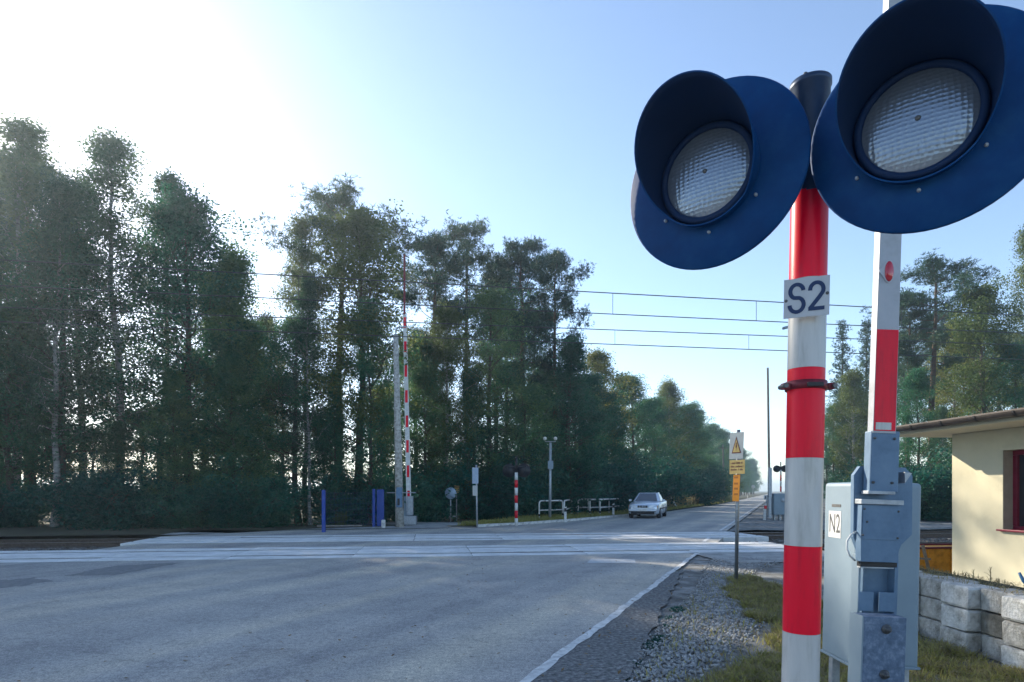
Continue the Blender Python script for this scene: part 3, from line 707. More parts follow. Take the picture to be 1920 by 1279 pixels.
def make_shrub(seed, H, Rc, lm='shrub', per=44, leaf=0.10):
    rg = np.random.default_rng(seed); T = Geo(); Lf = Geo(); C = []
    for i in range(13):
        az = i * 2.399; r = Rc * rg.uniform(.15, 1); h = H * rg.uniform(.5, 1) * (1 - 0.35 * (r / Rc) ** 2)
        top = np.array([math.cos(az) * r, math.sin(az) * r, h]); s5 = np.linspace(0, 1, 5)[:, None]
        bp = np.array([0, 0, -0.1]) + top * np.column_stack([s5 ** 1.4, s5 ** 1.4, s5]) + np.vstack([np.zeros((1, 3)), rg.normal(0, .06 * H, (4, 3))])
        T.tube(bp, 0.03 * (1 - .8 * s5[:, 0]), 4)
        for j in range(12):
            f = rg.uniform(0.15, 1); a0 = np.array([np.interp(f, s5[:, 0], bp[:, x]) for x in range(3)])
            e = a0 + rg.normal(0, .22, 3) * np.array([Rc, Rc, H * .5]); e[2] = max(e[2], .1); T.tube([a0, (a0 + e) / 2, e], [.01, .008, .004], 3); C += [e, (a0 + e) / 2]
    V, Q = leaves(rg, np.array(C), per, (.24, .24, .2), leaf, 0.6); V[:, 2] = np.maximum(V[:, 2], 0.02); Lf.add(V, Q)
    return T.mesh('stems', 'bark'), Lf.mesh('foliage', lm, False), H

PROTO = {
 'birch1': make_broadleaf(11, 20, 3.3, 0.20, 58, 5, 29, 0.125, 0.38, 0.16, 'leaf_birch', 'bark_birch', 2, 0.0085, 1.15),
 'birch2': make_broadleaf(12, 20, 3.0, 0.24, 54, 5, 29, 0.125, 0.38, 0.18, 'leaf_birch', 'bark_birch', 2, 0.0085, 1.15),
 'leafy1': make_broadleaf(21, 14, 3.6, 0.10, 52, 5, 38, 0.125, 0.42, 0.02),
 'leafy2': make_broadleaf(22, 14, 3.2, 0.08, 56, 5, 38, 0.125, 0.42, 0.0, env=1),
 'leafy3': make_broadleaf(23, 15, 3.8, 0.22, 44, 5, 32, 0.13, 0.42, 0.04),
 'yellow1': make_broadleaf(31, 14, 3.1, 0.22, 48, 5, 38, 0.125, 0.40, 0.05, 'leaf_yellow', 'bark', 2),
 'yellow2': make_broadleaf(32, 14, 3.3, 0.15, 50, 5, 38, 0.125, 0.40, 0.05, 'leaf_yellow', 'bark_birch', 0),
 'pine1': make_pine(41, 18, 2.7, 0.58), 'pine2': make_pine(42, 18, 3.0, 0.62, 22), 'pine3': make_pine(43, 18, 2.5, 0.50, 30),
 'spruce1': make_spruce(51, 15, 2.6), 'spruce2': make_spruce(52, 14, 2.2),
 'shrub1': make_shrub(61, 3.0, 1.9), 'shrub2': make_shrub(62, 2.4, 2.0), 'shrub3': make_shrub(63, 3.4, 1.7, 'leaf_yellow', 36, 0.11),
}
TOPZ = {}
for k_, (tm_, cm_, H_) in PROTO.items():
    co = np.empty(len(cm_.vertices) * 3, np.float32); cm_.vertices.foreach_get('co', co); TOPZ[k_] = float(np.percentile(co[2::3], 99.9))
KNAME = {'birch': 'birch_tree', 'leafy': 'broadleaf_tree', 'yellow': 'turning_tree', 'pine': 'pine_tree', 'spruce': 'spruce_tree', 'shrub': 'shrub'}
CATN = {'birch': 'tree', 'leafy': 'tree', 'yellow': 'tree', 'pine': 'tree', 'spruce': 'tree', 'shrub': 'shrub'}
trnd = random.Random(99)
def tree(kind, px, Y, top, label, group=None, sx=1.0, z=-0.05):
    """tree whose tip is seen at row `top` when it stands at distance Y in column px"""
    tm, cm, H = PROTO[kind]; base = kind.rstrip('0123456789')
    h = CAM_H + (HY - top) / F * Y - z; s = h / TOPZ[kind]
    r = empty(KNAME[base], ((px - HX) / F * Y, Y, z), trnd.uniform(0, 6.28))
    w = h / H * sx
    r.scale = (w, w, s)
    tag(r, label, CATN[base], group)
    link(tm.name.split('.')[0], tm, None, r); link(cm.name.split('.')[0], cm, None, r)
    return r

# wood left of the crossing: front row, each tree its own silhouette
tree('birch1', 35, 30, 212, 'tallest airy birch at the far left edge of the picture', sx=1.35)
tree('birch2', -95, 31, 250, 'airy birch cut by the left picture edge beside the tallest birch', sx=1.35)
tree('birch2', 218, 30, 246, 'second tall birch from the left, its narrow top against the glare', sx=1.3)
tree('birch1', 300, 33, 318, 'birch with drooping crown stepping down right of the second tall birch', sx=1.2)
tree('leafy3', 128, 29.5, 420, 'broad grey-green tree between the two tall birches at the left', sx=1.15)
tree('leafy1', 362, 31, 362, 'rounded dark tree where the left wood starts to slope down', sx=1.1)
tree('leafy2', 425, 31.5, 455, 'dark tree on the right slope of the left wood', sx=1.15)
tree('leafy1', 462, 33, 600, 'lowest dark tree closing the left wood at its right end', sx=1.05)
tree('birch1', 160, 34, 335, 'thin birch crown filling the notch between the two tallest birches', sx=1.3)
tree('birch2', 101, 28.3, 330, 'birch whose pale straight trunk shows low in the left wood', sx=1.0)
tree('birch1', 582, 30.3, 520, 'slim birch with leaning pale trunk just left of the blue fence post', sx=0.8)
tree('leafy3', 10, 28.5, 560, 'shaded leafy tree low in front of the leftmost birches', sx=1.25)
tree('leafy2', 330, 29, 690, 'small shaded tree in front of the rounded dark tree', sx=1.25)
# middle group left of the raised barrier
tree('pine2', 632, 34, 350, 'tall pine whose flat top crowns the middle tree group', sx=1.15)
tree('yellow1', 672, 32, 400, 'tree with sunlit yellow-green crown just below the tall pine top', sx=1.1)
tree('birch2', 575, 33, 408, 'grey-green birch on the left side of the middle tree group', sx=1.0)
tree('leafy1', 695, 31, 560, 'dark leafy tree beside the concrete mast, right of the middle group', sx=0.72)
tree('leafy3', 560, 31, 590, 'dark leafy tree low on the left of the middle group', sx=1.15)
tree('yellow2', 500, 40, 585, 'small yellowish tree in the gap between left wood and middle group', sx=0.8)
tree('leafy2', 630, 30.5, 690, 'shaded young tree above the blue mesh fence', sx=0.75)
# pine group right of the raised barrier
tree('pine1', 815, 38, 442, 'left pine of the pine group, bent crown beside the boom tip', sx=1.05)
tree('pine2', 872, 40, 412, 'tallest pine of the pine group right of the raised boom', sx=0.95)
tree('pine3', 985, 40, 445, 'pine with bare reddish trunk in the right of the pine group', sx=0.95)
tree('pine1', 1035, 41, 470, 'rightmost pine of the pine group, crown leaning to the wires', sx=0.85)
tree('pine3', 928, 42, 480, 'dark pine in the dip between the two highest pines', sx=0.9)
tree('yellow2', 838, 36, 565, 'yellow-brown tree under the left pines beside the striped boom', sx=0.95)
tree('leafy3', 918, 37, 535, 'olive green tree filling the middle of the pine group', sx=1.15)
tree('leafy1', 800, 35, 680, 'shaded tree just right of the striped boom', sx=1.0)
tree('leafy2', 880, 36, 690, 'shaded tree behind the round sign', sx=1.2)
tree('leafy2', 1062, 40, 632, 'pointed dark green tree at the right end of the pine group', sx=1.35)
tree('leafy1', 985, 38, 720, 'dark low tree behind the lamp mast', sx=1.3)
# trees along the far road, left side
tree('yellow1', 1128, 53, 655, 'tree with small yellow top next to the pointed dark tree', sx=1.2)
tree('leafy1', 1105, 48, 700, 'dark green tree above the white railings', sx=1.35)
tree('leafy3', 1185, 60, 702, 'green tree behind the silver car, left of the yellow-topped pair', sx=1.2)
tree('leafy2', 1150, 52, 740, 'bushy dark tree right above the white railings end', sx=1.4)
tree('yellow2', 1255, 74, 712, 'yellow-tinged tree standing higher than its neighbours along the far road', sx=1.2)
tree('leafy1', 1225, 66, 745, 'dark tree above the silver car roof', sx=1.35)
tree('leafy3', 1290, 84, 755, 'tree right of the yellow-tinged roadside tree', sx=1.3)
GR = 'trees lining the far road on its left'
for i in range(28):
    Y = 46 + i * 7.5 + max(0, i - 12) * 4; x = np.interp(Y, [q[0] for q in LEFT], [q[1] for q in LEFT]) - 5.5 - trnd.uniform(0, 3.0)
    px = HX + F * x / Y
    top = np.interp(px, [1060, 1090, 1177, 1231, 1271, 1305, 1335, 1364, 1387, 1410, 1430], [690, 690, 722, 735, 748, 775, 800, 815, 838, 862, 880]) + trnd.uniform(-12, 25)
    tree(['leafy1', 'leafy2', 'leafy3', 'pine3', 'leafy2', 'leafy1'][i % 6], px, Y, top, 'tree in the dense receding row along the left of the far road', GR, 1.3)
for i in range(9):
    Y = 150 + i * 26; x = red(Y) + 11 + trnd.uniform(0, 3); h = trnd.uniform(11, 14)
    tree(['leafy2', 'leafy1'][i % 2], HX + F * x / Y, Y, HY - (h - CAM_H) * F / Y, 'distant tree right of the far road seen behind the far barrier', 'distant trees right of the far road', 1.0)
# right-hand wood beyond the tracks
tree('spruce1', 1580, 62, 602, 'spiry spruce just right of the striped pole', sx=0.95)
tree('spruce2', 1625, 64, 600, 'second spruce, partly hidden by the raised white boom', sx=1.0)
tree('yellow2', 1600, 56, 690, 'sunlit yellow-green tree below the two spruces', sx=0.9)
tree('leafy1', 1560, 58, 760, 'low green tree at the foot of the first spruce', sx=0.9)
tree('pine2', 1745, 42, 484, 'broad pine over the roof, beside the raised boom', sx=1.15)
tree('pine3', 1700, 44, 560, 'slimmer pine half hidden behind the raised boom', sx=0.9)
tree('yellow1', 1842, 38, 535, 'sunlit yellow-green tree over the house roof', sx=1.0)
tree('birch1', 1930, 41, 425, 'pale airy birch cut by the right picture edge', sx=0.95)
tree('leafy1', 1725, 38, 690, 'dark bluish tree between raised boom and roof edge', sx=0.9)
tree('leafy3', 1905, 37, 640, 'dark tree behind the yellow-green one above the roof', sx=0.9)
tree('yellow2', 1790, 46, 600, 'olive tree between the broad pine and the yellow-green tree', sx=0.9)
tree('leafy2', 1660, 46, 700, 'dark tree behind the raised boom stripe', sx=0.85)
tree('birch2', 1765, 36, 760, 'thin pale-stemmed young birch left of the house corner', sx=0.75)
# deeper rows: nobody can tell these apart
GB = 'trees deep in the left wood'
for i in range(24):
    px = -330 + i * 64 + trnd.uniform(-18, 18); Y = trnd.uniform(40, 60)
    front = np.interp(px, [-400, 0, 230, 350, 430, 480, 520, 640, 745, 765, 870, 1000, 1060, 1100, 1250], [240, 260, 290, 400, 500, 640, 640, 470, 620, 640, 520, 540, 640, 690, 760])
    if 70 < px < 340 or 530 < px < 690 or 850 < px < 925: continue
    tree(['pine1', 'birch2', 'pine3', 'leafy3', 'pine2', 'pine1'][i % 6], px, Y, front + trnd.uniform(15, 70), 'dim tree deep in the wood behind the front row left of the road', GB, 0.9)
GU = 'young trees filling the lower storey of the left wood'
for i, (px, Y, top) in enumerate([(110, 30.5, 775), (170, 31, 800), (215, 29.5, 790), (270, 31, 770), (610, 32, 790), (900, 38, 800)]):
    tree(['leafy2', 'leafy1'][i % 2], px, Y, top, 'young shaded tree filling the lower storey of the left wood', GU, 1.7)
us = [(-120, 29), (-50, 32), (60, 31), (385, 33), (440, 30), (535, 34), (720, 35), (775, 37), (830, 39), (955, 39), (1020, 42), (1085, 46)]
for i, (px, Y) in enumerate(us):
    h = trnd.uniform(7.5, 11.0)
    tree(['leafy2', 'leafy1'][i % 2], px, Y, HY - (h - CAM_H) * F / Y, 'young shaded tree filling the lower storey of the left wood', GU, 1.25)
GB2 = 'trees deep in the right wood'
for i in range(14):
    px = 1540 + i * 42 + trnd.uniform(-15, 15); Y = trnd.uniform(62, 85)
    front = np.interp(px, [1540, 1600, 1660, 1750, 1850, 1950, 2300], [740, 690, 640, 560, 590, 540, 500])
    tree(['pine3', 'leafy1', 'spruce1', 'leafy3', 'pine2'][i % 5], px, Y, front + trnd.uniform(10, 60), 'dim tree deep in the wood behind the house', GB2, 0.95)
# the wood goes on left of the frame
for i in range(9):
    px = -230 - i * 125 + trnd.uniform(-30, 30); Y = 29 + trnd.uniform(0, 6) - i * 0.6
    tree(['birch1', 'leafy3', 'pine3'][i % 3], px, Y, 235 + trnd.uniform(-25, 25), 'tree of the wood beyond the left picture edge', 'trees beyond the left picture edge', 1.15)
# undergrowth along the wood edges
sh = [(-60, 28.0, 905), (10, 28.4, 872), (165, 28.2, 885), (238, 27.6, 845), (300, 28.6, 900), (345, 28.2, 878), (428, 28.0, 912), (470, 28.9, 860), (520, 30, 895), (655, 31.8, 850), (705, 32.5, 890), (790, 34, 842), (850, 41, 866), (915, 37, 850), (960, 38, 842), (1005, 39, 846), (1060, 42, 836), (1110, 45, 838), (1160, 50, 842), (1205, 55, 846), (1250, 62, 856), (1295, 70, 866), (1330, 82, 872)]
for i, (px, Y, top) in enumerate(sh):
    tree(['shrub1', 'shrub2'][i % 2], px, Y, top, 'dark shrub in the continuous undergrowth along the foot of the left wood', 'undergrowth shrubs of the left wood', 1.15)
tree('shrub3', 1345, 92, 885, 'pale yellow-green bush at the road bend beside the yellow signs', sx=1.3)
for i, (px, Y, top) in enumerate([(1640, 42, 868), (1668, 40, 850), (1700, 36, 845), (1745, 35, 880), (1780, 35, 860), (1830, 34, 830), (1900, 34, 820)]):
    tree(['shrub2', 'shrub1'][i % 2], px, Y, top, 'dark shrub along the foot of the right wood behind the tracks', 'undergrowth shrubs of the right wood', 1.15)

# ------------------------------------------------------------------ house on the right
HA = R(5.5)
house = empty('house', (7.47, 10.5, 0), HA); tag(house, 'cream rendered house with dark gutter and maroon window at the right edge', 'house')
ZS = 2.60
mb = MB(); wt = 0.3; wy0, wy1, wz0, wz1 = -2.35, -0.97, 1.03, 2.27
mb.box((wt / 2, (wy1 + 0) / 2, ZS / 2 - 0.1), (wt, -wy1, ZS + 0.2))
mb.box((wt / 2, (wy0 - 7) / 2, ZS / 2 - 0.1), (wt, 7 + wy0, ZS + 0.2))
mb.box((wt / 2, (wy0 + wy1) / 2, (wz0 - 0.2) / 2), (wt, wy1 - wy0, wz0 + 0.2))
mb.box((wt / 2, (wy0 + wy1) / 2, (wz1 + ZS) / 2), (wt, wy1 - wy0, ZS - wz1))
mb.box((4.0, -wt / 2, ZS / 2 - 0.1), (7.4, wt, ZS + 0.2)); mb.box((4.0, -7 + wt / 2, ZS / 2 - 0.1), (7.4, wt, ZS + 0.2)); mb.box((7.85, -3.5, ZS / 2 - 0.1), (0.3, 7, ZS + 0.2))
mb.build('wall', 'cream_wall', house)
MB().box((3.95, -3.5, ZS + 0.03), (9.5, 8.2, 0.05)).build('soffit', 'soffit', house)
rf = MB().prism([(-0.86, ZS + 0.075), (3.95, ZS + 0.45), (8.76, ZS + 0.075), (8.76, ZS + 0.16), (3.95, ZS + 0.54), (-0.86, ZS + 0.16)], (0, -7.62, 0), (1, 0, 0), (0, 0, 1), (0, 8.24, 0)).build('roof', 'roof', house)
# gutter: half-round trough along the eave, with brackets
prof = [(math.cos(a) * 0.072, math.sin(a) * 0.072) for a in np.linspace(math.pi, 2 * math.pi, 11)] + [(math.cos(a) * 0.064, math.sin(a) * 0.064) for a in np.linspace(2 * math.pi, math.pi, 11)]
gut = MB().prism(prof, (-0.93, -7.6, ZS + 0.115), (1, 0, 0), (0, 0, 1), (0, 8.2, 0)).build('gutter', 'gutter', house)
for i in range(12):
    y = 0.30 - i * 0.62
    pr2 = [(math.cos(a) * 0.082, math.sin(a) * 0.082) for a in np.linspace(math.pi, 2 * math.pi, 9)] + [(math.cos(a) * 0.073, math.sin(a) * 0.073) for a in np.linspace(2 * math.pi, math.pi, 9)]
    MB().prism(pr2, (-0.93, y, ZS + 0.118), (1, 0, 0), (0, 0, 1), (0, 0.035, 0)).build('gutter_bracket', 'black', gut)
win = MB()
fw = 0.075
for (y0, y1, z0, z1) in ((wy0, wy1, wz1 - fw, wz1), (wy0, wy1, wz0, wz0 + fw), (wy1 - fw, wy1, wz0 + fw, wz1 - fw), (wy0, wy0 + fw, wz0 + fw, wz1 - fw), ((wy0 + wy1) / 2 - .05, (wy0 + wy1) / 2 + .05, wz0 + fw, wz1 - fw)):
    win.box((0.20, (y0 + y1) / 2, (z0 + z1) / 2), (0.07, y1 - y0 - 0.002, z1 - z0 - 0.002), bev=0.006)
wo = win.build('window', 'maroon', house)
for y0, y1 in ((wy0 + fw, (wy0 + wy1) / 2 - .05), ((wy0 + wy1) / 2 + .05, wy1 - fw)):
    MB().box((0.215, (y0 + y1) / 2, (wz0 + wz1) / 2), (0.02, y1 - y0 + 0.01, wz1 - wz0 - 2 * fw + .01)).build('pane', 'glass', wo)
MB().box((0.075, (wy0 + wy1) / 2, wz0 + 0.012), (0.27, wy1 - wy0 + 0.12, 0.03), bev=0.006).build('sill', 'maroon', wo)
MB().box((0.083, wy1 - 0.004, (wz0 + wz1) / 2 + 0.012), (0.16, 0.006, wz1 - wz0 - 0.03)).build('reveal', 'reveal', wo)

# ------------------------------------------------------------------ block retaining wall in front of the house
rw = empty('retaining_wall', (4.7, 6.4, 0)); tag(rw, 'low zigzag wall of stacked concrete blocks in front of the house', 'wall')
colz = [(4.66, 4.20, 4.62, 0), (4.77, 4.62, 5.02, 1), (4.62, 5.02, 5.40, 0), (4.74, 5.40, 5.42, 1), (4.60, 5.42, 5.83, 0), (4.73, 5.83, 6.25, 1), (4.60, 6.25, 6.66, 0), (4.70, 6.66, 7.14, 1), (4.60, 7.14, 7.56, 0), (4.70, 7.56, 8.0, 1), (4.60, 8.0, 8.4, 0)]
rb = random.Random(12)
shade = {(5, 1): 'concrete_dark', (5, 0): 'concrete', (5, 2): 'concrete', (6, 1): 'concrete_pale', (6, 2): 'concrete_pale', (6, 0): 'concrete', (4, 2): 'concrete_pale', (4, 1): 'concrete', (4, 0): 'concrete_pale', (7, 2): 'concrete', (7, 1): 'concrete'}
for ci, (xf, y0, y1, rec) in enumerate(colz):
    if y1 - y0 < 0.1: continue
    for k in range(3):
        hb = 0.228
        b2 = MB().box((0, 0, 0), (0.34, y1 - y0 - 0.006, hb - 0.008), bev=0.012 if rec else 0.026, seg=1 if rec else 2)
        o = b2.build('block', shade.get((ci, k), rb.choice(['concrete', 'concrete_pale', 'concrete'])), rw,
                 (xf + 0.17 + rb.uniform(-.008, .008) - 4.7, (y0 + y1) / 2 - 6.4, k * 0.232 + hb / 2 - 0.02), (rb.uniform(-.012, .012), rb.uniform(-.01, .01), rb.uniform(-.02, .02)))
        for vv in o.data.vertices: vv.co += Vector((rb.uniform(-.006, .006), rb.uniform(-.006, .006), rb.uniform(-.004, .004)))
# earth bank behind the wall
bk = MB().prism([(4.90, 0.0), (4.92, 0.60), (5.3, 0.645), (5.7, 0.52), (6.3, 0.02), (6.3, -0.1), (4.9, -0.1)], (0, 4.0, 0), (1, 0, 0), (0, 0, 1), (0, 4.5, 0)).build('earth_bank', 'soil'); tag(bk, kind='structure')
rng = np.random.default_rng(77)
P = np.stack([rng.uniform(4.70, 5.5, 2600), rng.uniform(4.4, 8.3, 2600), np.full(2600, 0.60)], -1)
P[:, 2] = np.where(P[:, 0] < 4.93, 0.672, 0.62)
P = P[(P[:, 0] > 4.93) | (rng.uniform(0, 1, len(P)) < 0.35)]
o = blades('dry_grass', P, 0.055, 0.006, 'dry', 1.6); tag(o, 'flattened dry grass lying along the top of the block wall', 'grass', kind='stuff')
for px, Y, h, lab in ((1857, 7.0, 0.17, 'single dry weed stalk standing on the block wall, nearer the window'), (1825, 7.1, 0.13, 'thin branching dry weed on the block wall, nearer the house corner')):
    p = at(px, 1082, Y); p.z = 0.62
    mb = MB(); mb.tube([(0, 0, 0), (0.004, 0, h * .6), (-0.004, 0.003, h)], [0.005, 0.004, 0.002], 5)
    for k in range(3): mb.tube([(0, 0, h * (.35 + .2 * k)), (-.03 + .025 * k, .01, h * (.55 + .2 * k)), (-.06 + .05 * k, .02, h * (.62 + .2 * k))], [.003, .002, .001], 4)
    o = mb.build('dry_weed', 'dry', None, p); tag(o, lab, 'weed')
# blue watering can cut by the right edge
wc = empty('watering_can', (4.93, 5.80, 0.70)); tag(wc, 'blue plastic watering can on the block wall at the right edge', 'watering can')
M['blue_plastic'] = mat('blue_plastic', [(0.03, 0.12, 0.24), (0.04, 0.15, 0.28)], 8, 0.4)
MB().lathe([(0, 0), (0.075, 0), (0.085, 0.02), (0.085, 0.13), (0.075, 0.15), (0.04, 0.155)], (0, 0, 0), (0, 0, 1), 20).build('body', 'blue_plastic', wc)
MB().tube([(-0.07, 0, 0.04), (-0.11, 0.03, 0.10), (-0.135, 0.05, 0.175)], [0.022, 0.016, 0.012], 10).build('spout', 'blue_plastic', wc)
MB().tube([(0.08, 0, 0.03), (0.14, -.01, 0.08), (0.12, 0, 0.19), (0.02, 0, 0.2), (-.05, .01, .15)], 0.011, 8).build('handle', 'blue_plastic', wc)

# orange container between cabinet and house
oc = empty('orange_container', (8.2, 12.6, 0), R(6)); tag(oc, 'orange painted steel trough behind the block wall, beside the house corner', 'container')
MB().prism([(-1.3, 0.0), (1.3, 0.0), (1.4, 0.50), (-1.4, 0.50)], (0, -0.35, 0), (1, 0, 0), (0, 0, 1), (0, 0.7, 0)).build('body', 'orange', oc)
for s in (-1, 1): MB().box((0, s * 0.36, 0.515), (2.86, 0.05, 0.035), bev=0.006).build('rim', 'clamp', oc)
for x in (-1.0, -0.5, 0, 0.5, 1.0): MB().box((x, -0.37, 0.25), (0.05, 0.03, 0.46), bev=0.005).build('rib', 'orange', oc)
o = MB().box((0, 0, 0), (0.055, 0.02, 0.50), Matrix.Rotation(R(-14), 3, 'Y')).build('timber_batten', 'wood', None, at(1736, 1046, 11.9)); tag(o, 'pale batten leaning diagonally against the orange trough', 'batten')
o = MB().box((0, 0, 0), (0.45, 0.05, 0.035), Matrix.Rotation(R(4), 3, 'Y')).build('timber_batten', 'wood', None, at(1722, 1047, 11.85)); tag(o, 'pale batten lying level across the orange trough', 'batten')

# ------------------------------------------------------------------ near crossing signal (striped pole with two heads)
PX, PY = 1.038, 2.20; LEAN = 0.0189
sig = empty('crossing_signal', (PX - LEAN * CAM_H, PY, 0)); tag(sig, 'near crossing signal with two big navy heads on a red-white striped pole', 'signal')
def pole_pt(z): return Vector((LEAN * z, 0, z))
def row_z(row, Y=2.148): return CAM_H + (HY - row) / F * Y
MB().tube([pole_pt(-0.3), pole_pt(row_z(160))], 0.0592, 40).build('pole', 'pole_metal', sig)
edges = [352, 519, 688, 858, 1025, 1190, 1357, 1524, 1690]
for i, (r0, r1) in enumerate(zip(edges, edges[1:])):
    MB().tube([pole_pt(row_z(r1)), pole_pt(row_z(r0) - 0.0006)], 0.062, 40, caps=False).build('red_band' if i % 2 == 0 else 'white_band', 'red' if i % 2 == 0 else 'white', sig)
M['sleeve'] = mat('dark_grey_sleeve', [(0.015, 0.035, 0.075), (0.025, 0.05, 0.10)], 12, 0.4, 0.3)
sl = MB().lathe([(0.0645, row_z(356)), (0.0645, row_z(150)), (0.069, row_z(148)), (0.069, row_z(138)), (0.05, row_z(134)), (0, row_z(133))], (0.0189 * 2.9, 0, 0), (0, 0, 1), 36).build('pole_cap', 'sleeve', sig)
for a in (0.6, 2.5, 3.9): MB().tube([(0.055 + math.cos(a) * .045, math.sin(a) * .045, row_z(136)), (0.055 + math.cos(a) * .045, math.sin(a) * .045, row_z(129))], 0.007, 8).build('bolt', 'bolt', sl)
S40 = R(40.0)
av = Vector((math.cos(S40), -math.sin(S40), 0)); nv = Vector((-math.sin(S40), -math.cos(S40), 0)); zv = Vector((0, 0, 1))
RH = 0.330
pw = Vector((PX - LEAN * CAM_H, PY, 0))
Mid = Vector((0.984, 2.0095, CAM_H + 1.135))
def signal_head(c, parent, ang, lat):
    """c: centre of the back board, relative to the signal's base"""
    av = Vector((math.cos(ang), -math.sin(ang), 0)); nv = Vector((-math.sin(ang), -math.cos(ang), 0))
    back = MB(); back.lathe([(0, -0.012), (RH - 0.004, -0.012), (RH, -0.008), (RH, 0.000), (RH - 0.004, 0.004), (0.20, 0.006), (0.19, 0.008), (0, 0.008)], c, nv, 72)
    back.lathe([(0.19, -0.012), (0.19, -0.03), (0.15, -0.05), (0, -0.055)], c + av * (lat if lat < 0 else 0.05), nv, 48)
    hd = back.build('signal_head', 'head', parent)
    c = c + av * lat
    # hood: flared tunnel, long on top, cut away below
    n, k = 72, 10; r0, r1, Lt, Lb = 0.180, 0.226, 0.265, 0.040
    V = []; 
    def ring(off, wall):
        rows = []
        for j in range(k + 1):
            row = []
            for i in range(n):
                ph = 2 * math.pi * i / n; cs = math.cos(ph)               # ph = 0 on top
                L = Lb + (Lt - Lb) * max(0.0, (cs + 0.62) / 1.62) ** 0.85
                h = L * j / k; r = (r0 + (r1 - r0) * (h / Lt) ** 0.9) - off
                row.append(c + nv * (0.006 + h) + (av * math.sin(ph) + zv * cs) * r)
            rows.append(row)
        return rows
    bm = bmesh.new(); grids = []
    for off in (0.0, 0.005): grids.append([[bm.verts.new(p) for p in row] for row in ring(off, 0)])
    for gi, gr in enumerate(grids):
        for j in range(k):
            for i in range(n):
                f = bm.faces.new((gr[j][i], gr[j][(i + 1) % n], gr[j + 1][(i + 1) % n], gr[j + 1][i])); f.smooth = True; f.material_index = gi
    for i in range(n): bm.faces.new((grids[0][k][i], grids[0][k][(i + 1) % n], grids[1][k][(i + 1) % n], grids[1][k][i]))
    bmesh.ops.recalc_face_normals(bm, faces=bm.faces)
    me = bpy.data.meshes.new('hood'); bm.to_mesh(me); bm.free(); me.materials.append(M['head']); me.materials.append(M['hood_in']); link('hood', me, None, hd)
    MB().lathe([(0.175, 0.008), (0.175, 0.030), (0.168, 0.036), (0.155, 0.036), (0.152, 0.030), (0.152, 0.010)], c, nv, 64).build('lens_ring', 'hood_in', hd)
    MB().lathe([(0, 0.046), (0.03, 0.0455), (0.07, 0.043), (0.11, 0.038), (0.14, 0.031), (0.1535, 0.024)], c, nv, 64).build('lens', 'lens', hd)
    MB().lathe([(0, 0.051), (0.006, 0.051), (0.008, 0.046), (0.008, 0.042)], c, nv, 16).build('lens_stud', 'bolt', hd)
    for q in (2.2, 4.1, 3.14):
        d = av * math.sin(q) + zv * math.cos(q)
        MB().lathe([(0, 0.016), (0.005, 0.015), (0.006, 0.006)], c + d * 0.205, nv, 10).build('screw', 'galv', hd)
    return hd
C1 = at(1335, 329, 2.225); C2 = at(1739, 230, 1.90)
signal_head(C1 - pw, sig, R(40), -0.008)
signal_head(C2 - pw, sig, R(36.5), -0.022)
hz = (C1.z + C2.z) / 2
for C_, a_ in ((C1, R(40)), (C2, R(36.5))):
    nb = Vector((-math.sin(a_), -math.cos(a_), 0))
    MB().tube([Vector((LEAN * hz, 0, hz)), C_ - pw - nb * 0.05], 0.020, 12).build('head_bracket', 'sleeve', sig)
# S2 number plate
S22 = R(22.7); pa = Vector((math.cos(S22), -math.sin(S22), 0)); pn = Vector((-math.sin(S22), -math.cos(S22), 0))
pc = at(1512, 557.5, 2.118) - pw
KS = 1.045
tl = 0.004
ptop = (zv + pa * 0.018) * 1.045
pa = pa * 1.045
o = MB().prism([(-0.068, -0.064), (0.068, -0.064), (0.068, 0.064), (-0.068, 0.064)], pc, pa, ptop, pn * 0.003).build('number_plate', 'plate', sig)
mb = MB()
def arc(cx, cy, rx, ry, a0, a1, k=18): return [(cx + rx * math.cos(R(a0 + (a1 - a0) * i / k)), cy + ry * math.sin(R(a0 + (a1 - a0) * i / k))) for i in range(k + 1)]
dd = pn * 0.0042
Sp = arc(-0.029, 0.0215, 0.0195, 0.0225, 5, 245) + arc(-0.029, -0.0225, 0.021, 0.0235, 68, -180)
stroke(mb, Sp, 0.0125, pc, pa, ptop, dd)
T2 = arc(0.030, 0.0215, 0.0195, 0.0225, 185, -38, 18) + [(0.036, -0.006), (0.0125, -0.037)]
stroke(mb, T2, 0.0125, pc, pa, ptop, dd); stroke(mb, [(0.006, -0.040), (0.0535, -0.040)], 0.0125, pc, pa, ptop, dd * 1.01)
mb.build('lettering', 'navy_ink', o)
for s in (-1, 1): MB().lathe([(0, 0.006), (0.004, 0.0055), (0.0055, 0.0032)], pc + pa * s * 0.061 + ptop * (0.006 * s), pn, 12).build('rivet', 'bolt', o)
# clamp collar
zc = row_z(720)
cl = MB().lathe([(0.0625, -0.015), (0.069, -0.015), (0.069, 0.015), (0.0625, 0.015)], pole_pt(zc), (0.02, 0, 1), 40).build('clamp', 'clamp', sig)
for s in (-1, 1):
    p = pole_pt(zc) + Vector((s * 0.078, -0.012, -0.002))
    MB().box(p, (0.024, 0.03, 0.022), bev=0.003).build('clamp_lug', 'clamp', cl)
    MB().tube([p + Vector((s * .008, -.026, 0)), p + Vector((s * .008, .026, 0))], 0.0085, 8).build('bolt', 'bolt', cl)
MB().box(pole_pt(zc) + Vector((0.0, -0.069, -0.004)), (0.055, 0.012, 0.016), bev=0.003).build('clamp_screw', 'black', cl)

